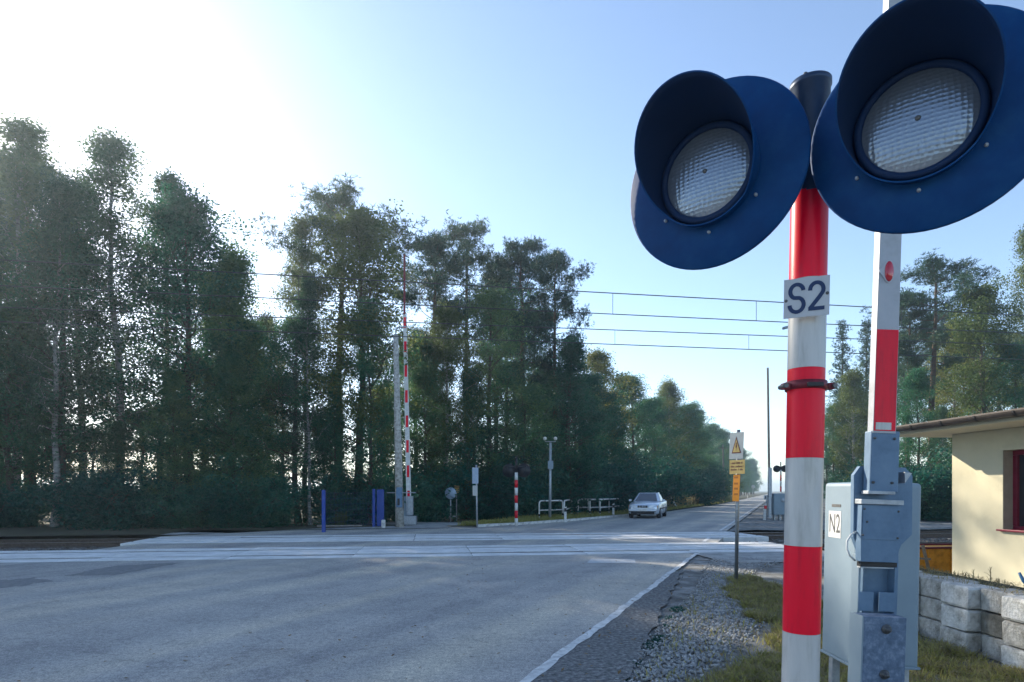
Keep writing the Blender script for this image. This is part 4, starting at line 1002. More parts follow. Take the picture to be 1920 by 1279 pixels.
# ------------------------------------------------------------------ near barrier drive with raised boom, and its cabinet
BL = 0.033                                # lean of the barrier in the picture
base0 = Vector((2.02, 3.5, 0)); piv = Vector((2.02, 3.5, CAM_H))
rotm = Matrix.Rotation(math.atan(BL), 3, 'Y')
bar = empty('barrier_drive', piv + rotm @ (base0 - piv)); bar.rotation_euler = rotm.to_euler()
tag(bar, 'grey-blue barrier drive with raised red-white boom beside the striped pole', 'barrier')
def U(px, row, Y): return at(px - (HY - row) * BL, row, Y) - base0
def pbox(name, x0, x1, r0, r1, Y, dep, m, parent=bar, bev=0.004, ref=None):
    """box whose front face fills columns x0-x1, rows r0-r1 at distance Y"""
    a = U(x0, ref or (r0 + r1) / 2, Y); b2 = U(x1, ref or (r0 + r1) / 2, Y); zt = U(x0, r0, Y).z; zb = U(x0, r1, Y).z
    return MB().box(((a.x + b2.x) / 2, a.y + dep / 2, (zt + zb) / 2), (b2.x - a.x, dep, zt - zb), bev=bev).build(name, m, parent)
# boom
bx0, bx1 = U(1643, 620, 3.38).x, U(1686, 620, 3.38).x
yb = U(1643, 620, 3.38).y
ztop, zbot = 7.6, U(0, 812, 3.38).z
boom = MB().prism([(bx0, zbot), (bx1, zbot), (bx1 - 0.02, ztop), (bx0 + 0.02, ztop)], (0, yb, 0), (1, 0, 0), (0, 0, 1), (0, 0.052, 0)).build('boom', 'boom_white', bar)
for (r0, r1) in ((618, 808), (140, 330), (-390, -200), (-900, -710)):
    z0, z1 = U(0, r1, 3.38).z, U(0, r0, 3.38).z; e = 0.004 + 0.02 * (z0 - zbot) / (ztop - zbot)
    MB().box(((bx0 + bx1) / 2, yb - 0.0012, (z0 + z1) / 2), (bx1 - bx0 - 2 * e, 0.0016, z1 - z0)).build('red_stripe', 'red', boom)
c0 = U(1657, 799, 3.375); MB().box((c0.x, yb - 0.003, c0.z), (0.085, 0.0016, 0.040)).build('sticker', 'white', boom)
rc = U(1668, 508, 3.37)
ear = MB(); ear.prism([(math.cos(a) * (0.055 if abs(math.cos(a)) > .75 else 0.03), math.sin(a) * 0.062 * (0.35 if abs(math.cos(a)) > .75 else 1)) for a in np.linspace(0, 2 * math.pi, 25)[:-1]], (rc.x, yb - 0.006, rc.z), (1, 0, 0), (0, 0, 1), (0, 0.005, 0))
rp_ = ear.build('reflector_base', 'plate', boom)
me = MB(); r_ = bmesh.ops.create_uvsphere(me.bm, u_segments=20, v_segments=14, radius=1.0)
bmesh.ops.transform(me.bm, matrix=Matrix.Translation((rc.x, yb - 0.006, rc.z)) @ Matrix.Diagonal((0.024, 0.016, 0.056, 1)), verts=r_['verts'])
me.build('reflector', 'reflector', rp_, smooth=True)
# boom holder
h_ = pbox('boom_holder', 1632, 1686, 808, 923, 3.385, 0.065, 'galv_blue', bev=0.006)
for px, rw_ in ((1640, 822), (1677, 822), (1637, 905), (1672, 905)):
    p = U(px, rw_, 3.383); MB().lathe([(0, 0.010), (0.006, 0.009), (0.008, 0)], p, (0, -1, 0), 10).build('bolt', 'bolt', h_)
pbox('holder_lip', 1628, 1679, 921, 927, 3.375, 0.07, 'galv', bev=0.002)
# chamfered yoke plate
def yoke_pt(px, row): q = U(px, row, 3.46); return (q.x, q.z)
yk = MB().prism([yoke_pt(*q) for q in ((1601, 892), (1613, 875), (1698, 875), (1711, 890), (1710, 1000), (1690, 1020), (1682, 1040), (1612, 1040), (1600, 1008))], (0, 3.46 - base0.y, 0), (1, 0, 0), (0, 0, 1), (0, 0.03, 0)).build('yoke_plate', 'galv_blue', bar)
for tri in (((1624, 882), (1637, 881), (1625, 904)), ((1684, 884), (1697, 886), (1684, 905))):
    pts = [yoke_pt(*q) for q in tri]
    MB().prism(pts, (0, 3.40 - base0.y, 0), (1, 0, 0), (0, 0, 1), (0, 0.058, 0)).build('gusset', 'galv', yk)
# inspection box
pbox('box_flange', 1615, 1695, 937, 946, 3.39, 0.065, 'galv', bev=0.002)
ib = MB().prism([((U(x, r, 3.405)).x, (U(x, r, 3.405)).z) for x, r in ((1616, 947), (1691, 947), (1688, 1016), (1682, 1054), (1614, 1054), (1614, 1016))], (0, 3.405 - base0.y, 0), (1, 0, 0), (0, 0, 1), (0, 0.052, 0)).build('inspection_box', 'galv_blue', bar)
pl = pbox('cover_plate', 1618, 1687, 950, 1012, 3.401, 0.003, 'galv_blue', bev=0.001)
for px, rw_ in ((1621, 955), (1688 - 3, 958), (1617 + 1, 1004), (1683, 1008), (1626, 979)):
    p = U(px, rw_, 3.400); MB().lathe([(0, 0.006), (0.005, 0.005), (0.0065, 0)], p, (0, -1, 0), 10).build('screw', 'bolt', pl)
pbox('slot', 1613, 1682, 1054.5, 1063, 3.42, 0.035, 'black', bev=0)
# column: U-channel with two cheek plates
pbox('column_lip', 1613, 1676, 1063.5, 1066, 3.42, 0.035, 'galv', bev=0.001)
cp = pbox('column', 1613, 1679, 1040, 1430, 3.53, 0.06, 'galv_blue', bev=0.003)
pbox('column_side', 1609, 1613.5, 1041, 1430, 3.462, 0.075, 'cabinet', bev=0.002, ref=1100)  # left side in lighter paint than the right: side light put into colour
pbox('column_side', 1677, 1681, 1056, 1430, 3.462, 0.075, 'galv_blue', bev=0.002, ref=1100)
pbox('cheek_plate', 1609.5, 1638, 1110, 1146, 3.457, 0.004, 'galv_blue', bev=0.001)
pbox('cheek_plate', 1648, 1678, 1110, 1146, 3.457, 0.004, 'galv_blue', bev=0.001)
# counterweight
cw = pbox('counterweight', 1619, 1699, 1158, 1420, 3.28, 0.12, 'weight', bev=0.004, ref=1200)
pbox('counterweight_lit_side', 1616, 1619, 1157, 1420, 3.282, 0.125, 'cabinet', cw, bev=0.001, ref=1200)  # thin pale plate, paints the lit look of the weight's left face
for px, rw_ in ((1662, 1180), (1658, 1265)):
    p = U(px, rw_, 3.278); bt = MB(); bt.lathe([(0, 0.004), (0.026, 0.004), (0.026, 0)], p, (0, -1, 0), 18); bt.lathe([(0, 0.016), (0.019, 0.016), (0.019, 0.004)], p, (0, -1, 0), 6); bt.lathe([(0, 0.034), (0.010, 0.033), (0.0105, 0.016)], p, (0, -1, 0), 12)
    bt.build('bolt', 'bolt', cw)
MB().tube([U(1606, 998, 3.45), U(1596, 1004, 3.43), U(1588.5, 1016, 3.42), U(1588, 1030, 3.42), U(1593, 1043, 3.42), U(1603, 1052, 3.45)], 0.0055, 8).build('cable', 'white_paint', bar)
MB().box((0.0, 0.12, 0.02), (0.34, 0.34, 0.04), bev=0.005).build('base_plate', 'galv', bar)

cab = empty('control_cabinet', (2.28, 3.95, 0)); cab.rotation_euler = (0, R(1.2), 0); tag(cab, 'tall light grey cabinet marked N2 standing behind the barrier drive', 'cabinet')
def CB(px, row, Y):
    return at(px - (HY - row) * 0.021, row, Y) - Vector((2.28, 3.95, 0)) + Vector((-0.0, 0, 0))
a, b2 = CB(1594, 1080, 3.75), CB(1716, 1080, 3.75); zt, zb = CB(0, 905, 3.75).z, CB(0, 1254, 3.75).z
cdep = 0.40
cb = MB().box(((a.x + b2.x) / 2, a.y + cdep / 2, (zt + zb) / 2), (b2.x - a.x, cdep, zt - zb), bev=0.028, seg=4).build('body', 'cabinet', cab)
for p in cb.data.polygons: p.use_smooth = p.area < 0.02
MB().box(((a.x + b2.x) / 2, a.y + cdep / 2, zb + 0.004), (b2.x - a.x + 0.012, cdep + 0.012, 0.016), bev=0.004).build('bottom_rim', 'cabinet', cab)
lx = a.x - 0.0012
lab = MB().box((lx, a.y + 0.255, CB(0, 984, 4.03).z), (0.0016, 0.150, 0.172)).build('label_plate', 'white_paint', cab)
tm = text_mesh('N2', 0.165, 0.0004); tm.materials.append(M['navy_ink'] if False else M['bolt'])
to = link('lettering', tm, None, lab, (lx - 0.0016, a.y + 0.255, CB(0, 984, 4.03).z)); to.scale = (0.72, 1.05, 1)
to.matrix_local = Matrix.Translation((lx - 0.0016, a.y + 0.255, CB(0, 984, 4.03).z)) @ Matrix(((0, 0, -1, 0), (-1, 0, 0, 0), (0, 1, 0, 0), (0, 0, 0, 1))) @ Matrix.Diagonal((0.66, 1.05, 1, 1))
MB().box((lx, a.y + 0.24, CB(0, 949, 4.03).z), (0.0016, 0.11, 0.018)).build('type_plate', 'bolt', cab)
for x in (a.x + 0.06, b2.x - 0.06):
    for y in (a.y + 0.06, a.y + cdep - 0.06): MB().box((x, y, zb / 2 - 0.1), (0.05, 0.05, zb + 0.2), bev=0.004).build('leg', 'galv', cab)

# ------------------------------------------------------------------ high-voltage warning sign by the tracks
p = gp(1380, 1092)
ws = empty('warning_sign', p); tag(ws, 'thin post with white lightning-triangle sign and yellow plates beside the gravel', 'sign')
Yw = p.y
def WZ(row): return CAM_H + (HY - row) / F * Yw
MB().tube([(0, 0, -0.2), (0.045, 0, WZ(806))], 0.033, 14).build('post', 'pole_metal', ws)
sa = R(-58); ua = Vector((math.cos(sa), math.sin(sa), 0)) * 0.7; un = Vector((math.sin(sa), -math.cos(sa), 0))
def panel(name, cx, r0, r1, wid, m, off, skew=0.0):
    zc_ = (WZ(r0) + WZ(r1)) / 2; hh = (WZ(r0) - WZ(r1)) / 2
    c = Vector((cx, 0, zc_)) + un * off
    return c, hh, MB().prism([(-wid / 2 + skew, -hh), (wid / 2 + skew, -hh), (wid / 2 - skew, hh), (-wid / 2 - skew, hh)], c, ua, zv, un * 0.006).build(name, m, ws)
xw = 0.115
c, hh, sp = panel('sign_panel', xw, 812, 861, 0.42, 'sign_white', 0.158, -0.015)
tb = MB().prism([(-0.145, -0.135), (0.145, -0.135), (0, 0.165)], c, ua, zv, un * 0.0085).build('triangle_border', 'sign_text', sp)
MB().prism([(-0.11, -0.115), (0.11, -0.115), (0, 0.115)], c, ua, zv, un * 0.0105).build('triangle', 'sign_yellow', sp)
MB().prism([(-0.01, 0.05), (0.02, 0.06), (0.008, 0.005), (0.028, 0.008), (-0.012, -0.095), (0.0, -0.03), (-0.025, -0.035)], c, ua, zv, un * 0.0125).build('lightning_mark', 'sign_text', sp)
c, hh, sp = panel('text_plate', xw + 0.02, 863, 889, 0.46, 'sign_yellow', 0.172)
mb = MB(); rr = random.Random(4)
for li, zz in enumerate((0.065, 0.005, -0.05)):
    x = -0.19
    while x < 0.18:
        w = rr.uniform(0.008, 0.016); hgt = rr.choice((0.024, 0.024, 0.034)) * (1.2 if li == 0 else 1)
        if rr.random() > 0.13: mb.prism([(x, zz - 0.012), (x + w, zz - 0.012), (x + w, zz - 0.012 + hgt), (x, zz - 0.012 + hgt)], c, ua, zv, un * 0.0075)
        x += w + 0.007
mb.build('lettering', 'sign_text', sp)
c, hh, sp = panel('hanging_plate', xw - 0.03, 890, 940, 0.20, 'orange_sheet', 0.120, -0.02)
mb = MB()
for zz in (0.17, 0.06, -0.03, -0.13): mb.prism([(-0.06, zz), (0.055, zz), (0.055, zz + 0.035), (-0.06, zz + 0.035)], c, ua, zv, un * 0.0072)
M['brown_print'] = mat('brown_print', [(0.42, 0.12, 0.01), (0.48, 0.15, 0.015)], 14, 0.6)
mb.build('print', 'brown_print', sp)
for zz in (WZ(835), WZ(875)): MB().tube([(0.03, 0, zz), Vector((xw, 0, zz)) + un * 0.125], 0.012, 8).build('bracket', 'galv', ws)

# ------------------------------------------------------------------ silver car
def make_car(loc, rz, label):
    r = empty('car', loc, rz); tag(r, label, 'car')
    # stations along y: y, half width, z bottom, z belt(side top), z centre top
    st = [(-2.33, .62, .42, .66, .66), (-2.28, .78, .30, .72, .74), (-2.1, .84, .24, .78, .82), (-1.7, .87, .22, .83, .88), (-1.2, .875, .20, .88, .94), (-0.95, .88, .20, .90, .97), (0.0, .88, .20, .92, .97), (1.0, .88, .20, .94, .99), (1.6, .875, .22, .96, 1.01), (2.0, .86, .26, .97, 1.01), (2.28, .80, .34, .94, .97), (2.36, .66, .45, .85, .86)]
    bm = bmesh.new(); rings = []
    for (y, w, zb_, zs, zc_) in st:
        zm = (zb_ + zs) / 2
        half = [(w * .86, zb_), (w * .97, zb_ + .07), (w, zm), (w * .985, zs - .07), (w * .93, zs - .01), (w * .6, zs * .3 + zc_ * .7), (0, zc_)]
        ring = [(-x, y, z) for x, z in half[:-1]] + [(0, y, zc_)] + [(x, y, z) for x, z in half[:-1][::-1]]
        rings.append([bm.verts.new(v) for v in ring])
    for a_, b_2 in zip(rings, rings[1:]):
        k = len(a_)
        for i in range(k): f = bm.faces.new((a_[i], a_[(i + 1) % k], b_2[(i + 1) % k], b_2[i])); f.smooth = True
    bm.faces.new(rings[0]); bm.faces.new(rings[-1][::-1]); bmesh.ops.recalc_face_normals(bm, faces=bm.faces)
    me = bpy.data.meshes.new('body'); bm.to_mesh(me); bm.free(); body = link('body', me, 'silver', r)
    # greenhouse
    lo = [(-.70, -1.02), (-.80, -0.75), (-.81, 0.6), (-.76, 1.45), (-.62, 1.85)]; hi = [(-.50, -0.22), (-.555, -0.05), (-.565, 0.5), (-.54, 0.95), (-.46, 1.12)]
    zl = [.93, .94, .955, .98, .99]; zh = [1.42, 1.44, 1.455, 1.43, 1.40]
    bm = bmesh.new()
    L_ = [bm.verts.new((x, y, z)) for (x, y), z in zip(lo, zl)]; Hh = [bm.verts.new((x, y, z)) for (x, y), z in zip(hi, zh)]
    L2 = [bm.verts.new((-x, y, z)) for (x, y), z in zip(lo, zl)]; H2 = [bm.verts.new((-x, y, z)) for (x, y), z in zip(hi, zh)]
    for i in range(4):
        bm.faces.new((L_[i], L_[i + 1], Hh[i + 1], Hh[i])); bm.faces.new((L2[i + 1], L2[i], H2[i], H2[i + 1])); bm.faces.new((Hh[i], Hh[i + 1], H2[i + 1], H2[i]))
    bm.faces.new((L_[0], Hh[0], H2[0], L2[0])); bm.faces.new((L_[4], L2[4], H2[4], Hh[4])); bmesh.ops.recalc_face_normals(bm, faces=bm.faces)
    me = bpy.data.meshes.new('cabin'); bm.to_mesh(me); bm.free(); cabn = link('cabin', me, 'silver', r)
    def pane(name, A, B, C_, D_, inset=0.07, off=0.008, m='car_glass', par=cabn):
        A, B, C_, D_ = map(Vector, (A, B, C_, D_)); c = (A + B + C_ + D_) / 4; n_ = (B - A).cross(D_ - A).normalized()
        if n_.dot(c - Vector((0, 0.2, 1.0))) < 0: n_ = -n_
        q = [c + (p - c) * (1 - inset * 1.6) + n_ * off for p in (A, B, C_, D_)]
        mb = MB(); mb.bm.faces.new([mb.bm.verts.new(p) for p in q]); mb.bm.faces.new([mb.bm.verts.new(p - n_ * off * .9) for p in q[::-1]]); mb.build(name, m, par)
    v3 = lambda p, z, s=1: (s * p[0], p[1], z)
    pane('windscreen', v3(lo[0], zl[0]), v3(lo[0], zl[0], -1), v3(hi[0], zh[0], -1), v3(hi[0], zh[0]), 0.05)
    pane('rear_window', v3(lo[4], zl[4]), v3(lo[4], zl[4], -1), v3(hi[4], zh[4], -1), v3(hi[4], zh[4]), 0.06)
    for s in (1, -1):
        pane('side_window', v3(lo[1], zl[1], s), v3(lo[2], zl[2], s), v3(hi[2], zh[2], s), v3(hi[1], zh[1], s), 0.06)
        pane('side_window', v3(lo[2], zl[2], s), v3(lo[3], zl[3], s), v3(hi[3], zh[3], s), v3(hi[2], zh[2], s), 0.07)
        hl = MB().prism([(-.20, -.075), (.20, -.075), (.17, .085), (-.17, .085)], (s * .56, -2.26, .66), (1, s * 0.34, 0), (0, 0.12, 1), (0, -.055, 0)).build('headlight', 'head_glass', r)
        MB().prism([(-.035, -.07), (.035, -.07), (.03, .07), (-.03, .07)], (s * .785, -2.16, .655), (1, s * 0.8, 0), (0, 0.12, 1), (0, -.055, 0)).build('indicator', 'amber', hl)
        MB().box((s * .96, -0.72, 1.0), (0.17, 0.09, 0.12), bev=0.03).build('mirror', 'silver', r)
        MB().box((s * .885, -0.25, .5), (0.012, 0.012, .56)).build('door_gap', 'black', r); MB().box((s * .886, 0.25, .55), (0.02, 3.1, .05), bev=0.008).build('door_trim', 'black', r)
    MB().box((0, -2.325, .67), (.56, .05, .12), bev=0.015).build('grille', 'black', r)
    for x in (-.14, .14): MB().box((x, -2.352, .67), (.02, .02, .11)).build('grille_bar', 'silver', r)
    MB().lathe([(0, .012), (.055, .008), (.06, 0)], (0, -2.352, .675), (0, -1, 0), 16).build('badge', 'alloy', r)
    MB().box((0, -2.33, .46), (1.50, .12, .11), bev=0.03).build('bumper', 'silver', r); MB().box((0, -2.35, .395), (1.52, .10, .035), bev=0.01).build('bumper_trim', 'black', r)
    MB().box((0, -2.29, .30), (1.30, .10, .13), bev=0.02).build('air_intake', 'black', r); MB().box((0, -2.40, .47), (.50, .015, .11), bev=0.004).build('licence_plate', 'white_paint', r)
    for s in (1, -1):
        for y in (-1.42, 1.30):
            w_ = MB().lathe([(0.19, -.10), (.30, -.10), (.318, -.085), (.32, 0), (.318, .085), (.30, .10), (.19, .10)], (s * .775, y, .31), (1, 0, 0), 28).build('wheel', 'tyre', r)
            MB().lathe([(0, .06), (.06, .07), (.07, .05), (.17, .045), (.20, .08), (.20, -.05), (0, -.05)], (s * .79, y, .31), (s, 0, 0), 24).build('rim', 'alloy', w_)
    return r
cp_ = gp(1211, 972.5)
car_ = make_car((cp_.x + 0.66, cp_.y + 2.3, 0.004), R(-20.5), 'silver saloon car with pale headlamps coming towards the crossing')
car_.scale = (1.05, 1.05, 1.05)

# ------------------------------------------------------------------ far side of the crossing
def stripes_pole(root, h, r, n, first_red=True, mred='red_paint', mw='white_paint'):
    for i in range(n):
        MB().tube([(0, 0, h * i / n), (0, 0, h * (i + 1) / n - .001)], r + 0.001 * 1, 12).build('red_band' if (i % 2 == 0) == first_red else 'white_band', mred if (i % 2 == 0) == first_red else mw, root)
# left barrier: long boom
p = gp(769, 984)
lb = empty('barrier_drive', p); tag(lb, 'far left barrier drive with very long raised striped boom beside the concrete mast', 'barrier')
Yl = p.y
def LZ(row): return CAM_H + (HY - row) / F * Yl
def LX(px): return (px - HX) / F * Yl - p.x
b0, b1 = Vector((LX(768), -0.2, LZ(958))), Vector((LX(760), -0.2, LZ(592)))
bo = MB().prism([(b0.x - .115, b0.z), (b0.x + .115, b0.z), (b1.x + .085, b1.z), (b1.x - .085, b1.z)], (0, -0.2, 0), (1, 0, 0), (0, 0, 1), (0, .07, 0)).build('boom', 'white_paint', lb)
for r0, r1 in ((597, 617), (642, 662), (686, 708), (733, 756), (780, 802), (826, 849), (873, 895), (920, 938)):
    t = (LZ((r0 + r1) / 2) - b0.z) / (b1.z - b0.z); x = b0.x + (b1.x - b0.x) * t
    MB().box((x, -.2015, LZ((r0 + r1) / 2)), (.125, .003, LZ(r0) - LZ(r1))).build('red_stripe', 'red', bo)
MB().box(((LX(760) + LX(759)) / 2, -.17, (LZ(592) + LZ(480)) / 2), (.10, .05, LZ(480) - LZ(592)), bev=.008).build('boom_tip', 'clamp', lb)
MB().box((LX(770), -.15, LZ(948)), (.30, .22, .9), bev=.02).build('boom_holder', 'galv', lb)
MB().box((LX(765), .1, LZ(955)), (.36, .5, 1.25), bev=.03).build('housing', 'cabinet', lb)
MB().box((LX(771), -.35, LZ(975)), (.62, .45, .42), bev=.03).build('counterweight', 'galv', lb)
for x in (-.18, .18): MB().box((x, .1, .1), (.08, .3, .4), bev=.006).build('leg', 'galv', lb)
# concrete mast beside it
p = gp(750, 989)
ms = empty('concrete_mast', p); tag(ms, 'pale tapering concrete mast with small hooked arm left of the striped boom', 'mast')
def MZ(row): return CAM_H + (HY - row) / F * p.y
xt = (742 - HX) / F * p.y - p.x
MB().tube([(0, 0, -.3), (xt, 0, MZ(628))], [0.20, 0.11], 8).build('shaft', 'concrete', ms)
MB().tube([(xt, 0, MZ(629)), (xt, 0, MZ(619)), (xt + .08, 0, MZ(614)), (xt + .5, 0, MZ(612))], .028, 8).build('arm', 'galv', ms)
MB().box((.0, -.17, 1.35), (.26, .16, .9), bev=.02).build('switch_box', 'galv_blue', ms)
MB().box((-.02, -.26, 1.15), (.10, .03, .3), bev=.006).build('door', 'black', ms)
MB().tube([(-.55, -.2, MZ(924)), (.75, -.2, MZ(924))], .02, 8).build('cross_bar', 'galv', ms)
# blue mesh fence
p0, p1 = gp(607, 998), gp(706, 987)
bf = empty('mesh_fence', p0); tag(bf, 'low wire-mesh fence between bright blue posts left of the concrete mast', 'fence')
dv = p1 - p0
MB().box((0, 0, .8), (.13, .13, 1.75), bev=.01).build('post', 'blue_paint', bf)
MB().box(dv + Vector((-.12, 0, .85)), (.12, .12, 1.75), bev=.01).build('post', 'blue_paint', bf)
MB().box(dv + Vector((.16, .1, .85)), (.34, .05, 1.7), bev=.01).build('gate_leaf', 'blue_paint', bf)
mb = MB(); L = dv.length; dn = dv.normalized()
for i in range(1, int(L / .25)):
    q = dn * (i * .25); mb.tube([q + Vector((0, 0, .12)), q + Vector((0, 0, 1.55))], .003, 4, caps=False)
for i in range(7):
    z = .12 + i * 1.43 / 6; mb.tube([Vector((0, 0, z)), dv + Vector((-.12, 0, z))], .0045, 4, caps=False)
mb.build('mesh', 'mesh_wire', bf)
p = gp(719, 990); o = MB().box((0, 0, .15), (.17, .14, .42), bev=.03).build('concrete_marker', 'concrete_pale', None, p); tag(o, 'stubby pale concrete marker beside the blue gate post', 'marker')
p = gp(637, 991); o = MB().box((0, 0, .12), (1.9, .1, .06), Matrix.Rotation(R(12), 3, 'Z'), bev=.006).build('timber_batten', 'wood', None, p); tag(o, 'pale timber lying at the foot of the mesh fence', 'timber')
for px, row, lab in ((640, 986, 'dry pale weed clump at the foot of the mesh fence, left end'), ):
    tm_, cm_, H_ = PROTO['shrub3']; e = empty('weed_clump', gp(px, row)); e.scale = (.22, .22, .24); tag(e, lab, 'weeds'); link('stems', tm_, None, e); link('foliage', cm_, None, e)

def round_sign(px, row_c, row_b, rad, label, face='sign_back', back=True, plate=False):
    p = gp(px, row_b); e = empty('round_sign', p); tag(e, label, 'sign'); zc_ = CAM_H + (HY - row_c) / F * p.y
    MB().tube([(0, 0, -.1), (0, 0, zc_ + rad * .6)], .032, 10).build('post', 'galv', e)
    MB().lathe([(0, .012), (rad * .97, .012), (rad, .006), (rad, 0), (0, 0)], (0, -.04, zc_), (-.12, -1, 0), 32).build('sign_disc', face, e)
    if plate: MB().box((0, -.05, zc_ - rad - .2), (.34, .02, .3)).build('plate', face, e)
    return e
round_sign(845, 925, 978, .31, 'round sign seen from its blue-grey back, right of the striped boom')
p = gp(856, 976); e = empty('small_sign', p); tag(e, 'small faded yellow sign on a post just behind the round grey-backed sign', 'sign')
zc_ = CAM_H + (HY - 917) / F * p.y; MB().tube([(0, 0, -.1), (0, 0, zc_ + .2)], .03, 10).build('post', 'galv', e); MB().box((.02, -.04, zc_), (.26, .02, .42), bev=.004).build('sign_panel', 'sign_yellow', e); MB().box((-.2, 0, zc_ - 1.5), (.45, .03, .05)).build('cross_bar', 'galv', e)
p = gp(893, 990); e = empty('sign_post', p, R(-8)); tag(e, 'thin post carrying two narrow edge-on signs between round sign and striped signal', 'sign')
def SZ(row): return CAM_H + (HY - row) / F * p.y
MB().tube([(.04, 0, -.1), (0, 0, SZ(872))], .038, 10).build('post', 'galv', e)
MB().box((-.03, -.06, SZ(892)), (.27, .03, SZ(877) - SZ(907)), bev=.004).build('sign_panel', 'sign_back', e)
MB().box((-.04, -.06, SZ(920)), (.22, .03, SZ(911) - SZ(930)), bev=.004).build('sign_panel', 'sign_white', e)

def back_signal(px, row_b, row_t, rad, label, rz, gap=None):
    p = gp(px, row_b); e = empty('crossing_signal', p, rz); tag(e, label, 'signal'); zt_ = CAM_H + (HY - row_t) / F * p.y
    h = zt_ - 0.75; n = 7
    for i in range(n):
        MB().tube([(0, 0, h * i / n), (0, 0, h * (i + 1) / n - .002)], .075, 14).build('white_band' if i % 2 == 0 else 'red_band', 'white_paint' if i % 2 == 0 else 'red_paint', e)
    MB().tube([(0, 0, h), (0, 0, zt_)], .055, 12).build('pole_top', 'black', e)
    MB().box((0, 0, h + .28), (rad * 2.9, .07, .07)).build('cross_arm', 'black', e)
    for s in (-1, 1):
        c = Vector((s * rad * 1.03, .06, h + .1))
        hd = MB().lathe([(0, -.09), (rad * .55, -.08), (rad * .62, -.01), (rad, -.01), (rad, .01), (0, .012)], c, (0, 1, 0), 36).build('signal_head', 'black', e)
        MB().lathe([(rad * .58, .012), (rad * .66, .2), (rad * .65, .2), (rad * .57, .012)], c, (0, 1, 0), 30).build('hood', 'black', hd)
    return e
back_signal(968, 986, 856, .33, 'far crossing signal on striped pole seen from behind, left of the lamp mast', R(-12))
back_signal(1464, 953, 866, .33, 'far crossing signal seen from behind, beside the far right barrier', R(-20))
# lamp mast with two lamps
p = gp(1031, 976); e = empty('lamp_mast', p); tag(e, 'slim grey mast with two small spotlights behind the first white railing', 'mast')
def TZ(row): return CAM_H + (HY - row) / F * p.y
MB().tube([(0, 0, -.2), (.03, 0, TZ(830))], [.085, .065], 12).build('shaft', 'galv', e)
MB().box((.03, -.08, TZ(872)), (.30, .16, .46), bev=.02).build('junction_box', 'cabinet', e)
MB().tube([(-.28, 0, TZ(828)), (.34, 0, TZ(828))], .025, 8).build('cross_arm', 'galv', e)
for x in (-.26, .32):
    MB().lathe([(0, -.12), (.06, -.1), (.10, .08), (.10, .12), (0, .12)], (x, -.02, TZ(826) + .12), (-.2, -1, -.25), 18).build('spotlight', 'white_paint', e)
# white pedestrian railings
def railing(px0, row0, px1, row1, label, H=1.08):
    a_, b_2 = gp(px0, row0), gp(px1, row1); d = b_2 - a_; L = d.length
    e = empty('guard_railing', a_, math.atan2(d.y, d.x)); tag(e, label, 'railing', 'white railings beside the far road')
    c_ = .16
    pts = [(0, 0, -.1), (0, 0, H - c_)] + [(c_ - c_ * math.cos(t), 0, H - c_ + c_ * math.sin(t)) for t in np.linspace(0.3, math.pi / 2, 5)] + [(L - c_ + c_ * math.sin(t), 0, H - c_ + c_ * math.cos(t)) for t in np.linspace(0, math.pi / 2 - .3, 5)] + [(L, 0, H - c_), (L, 0, -.1)]
    MB().tube(pts, .046, 10).build('hoop', 'white_paint', e)
    MB().tube([(.03, 0, H * .52), (L - .03, 0, H * .52)], .036, 8).build('mid_rail', 'white_paint', e)
    for x in (0, L):
        for z in (.24,): MB().tube([(x, 0, z), (x, 0, z + .12)], .048, 10).build('dark_band', 'black', e)
railing(1011, 976, 1055, 974, 'nearest white railing hoop, in front of the lamp mast')
railing(1058, 975, 1072, 968, 'short white railing hoop turned edge-on after the nearest one')
railing(1070, 968, 1103, 967, 'white railing hoop in the middle of the row, left of the dark-banded post')
railing(1084, 968, 1124, 967, 'white railing hoop overlapping the middle one, further back')
railing(1106, 969, 1142, 965, 'white railing hoop second from the silver car')
railing(1125, 969, 1171, 962, 'white railing hoop nearest to the silver car')
def bollard(px, row, h, label, red=False, tilt=0.0):
    p = gp(px, row); e = empty('delineator_post', p); e.rotation_euler = (0, tilt, 0); tag(e, label, 'post')
    MB().prism([(-.06, -.05), (.06, -.05), (.06, h), (-.06, h - .06)], (0, -.05, 0), (1, 0, 0), (0, 0, 1), (0, .1, 0)).build('body', 'white_paint', e)
    MB().box((0, -.052, h * .78), (.125, .106, .18)).build('band', 'red_paint' if red else 'black', e)
bollard(1060, 979, 0.82, 'white roadside post at the road edge by the nearest railing')
bollard(1150, 969, 0.85, 'white roadside post in front of the railing nearest the car')
bollard(1204, 950, 1.35, 'leaning white post rising behind the silver car roof', tilt=R(-9))
bollard(1271, 954, 1.25, 'white post leaning far over right of the silver car', tilt=R(-32))
bollard(1402, 935, 0.95, 'tiny white post at the far road bend')
bollard(1433, 974, 0.9, 'red-banded white post before the far right barrier', True, R(4))
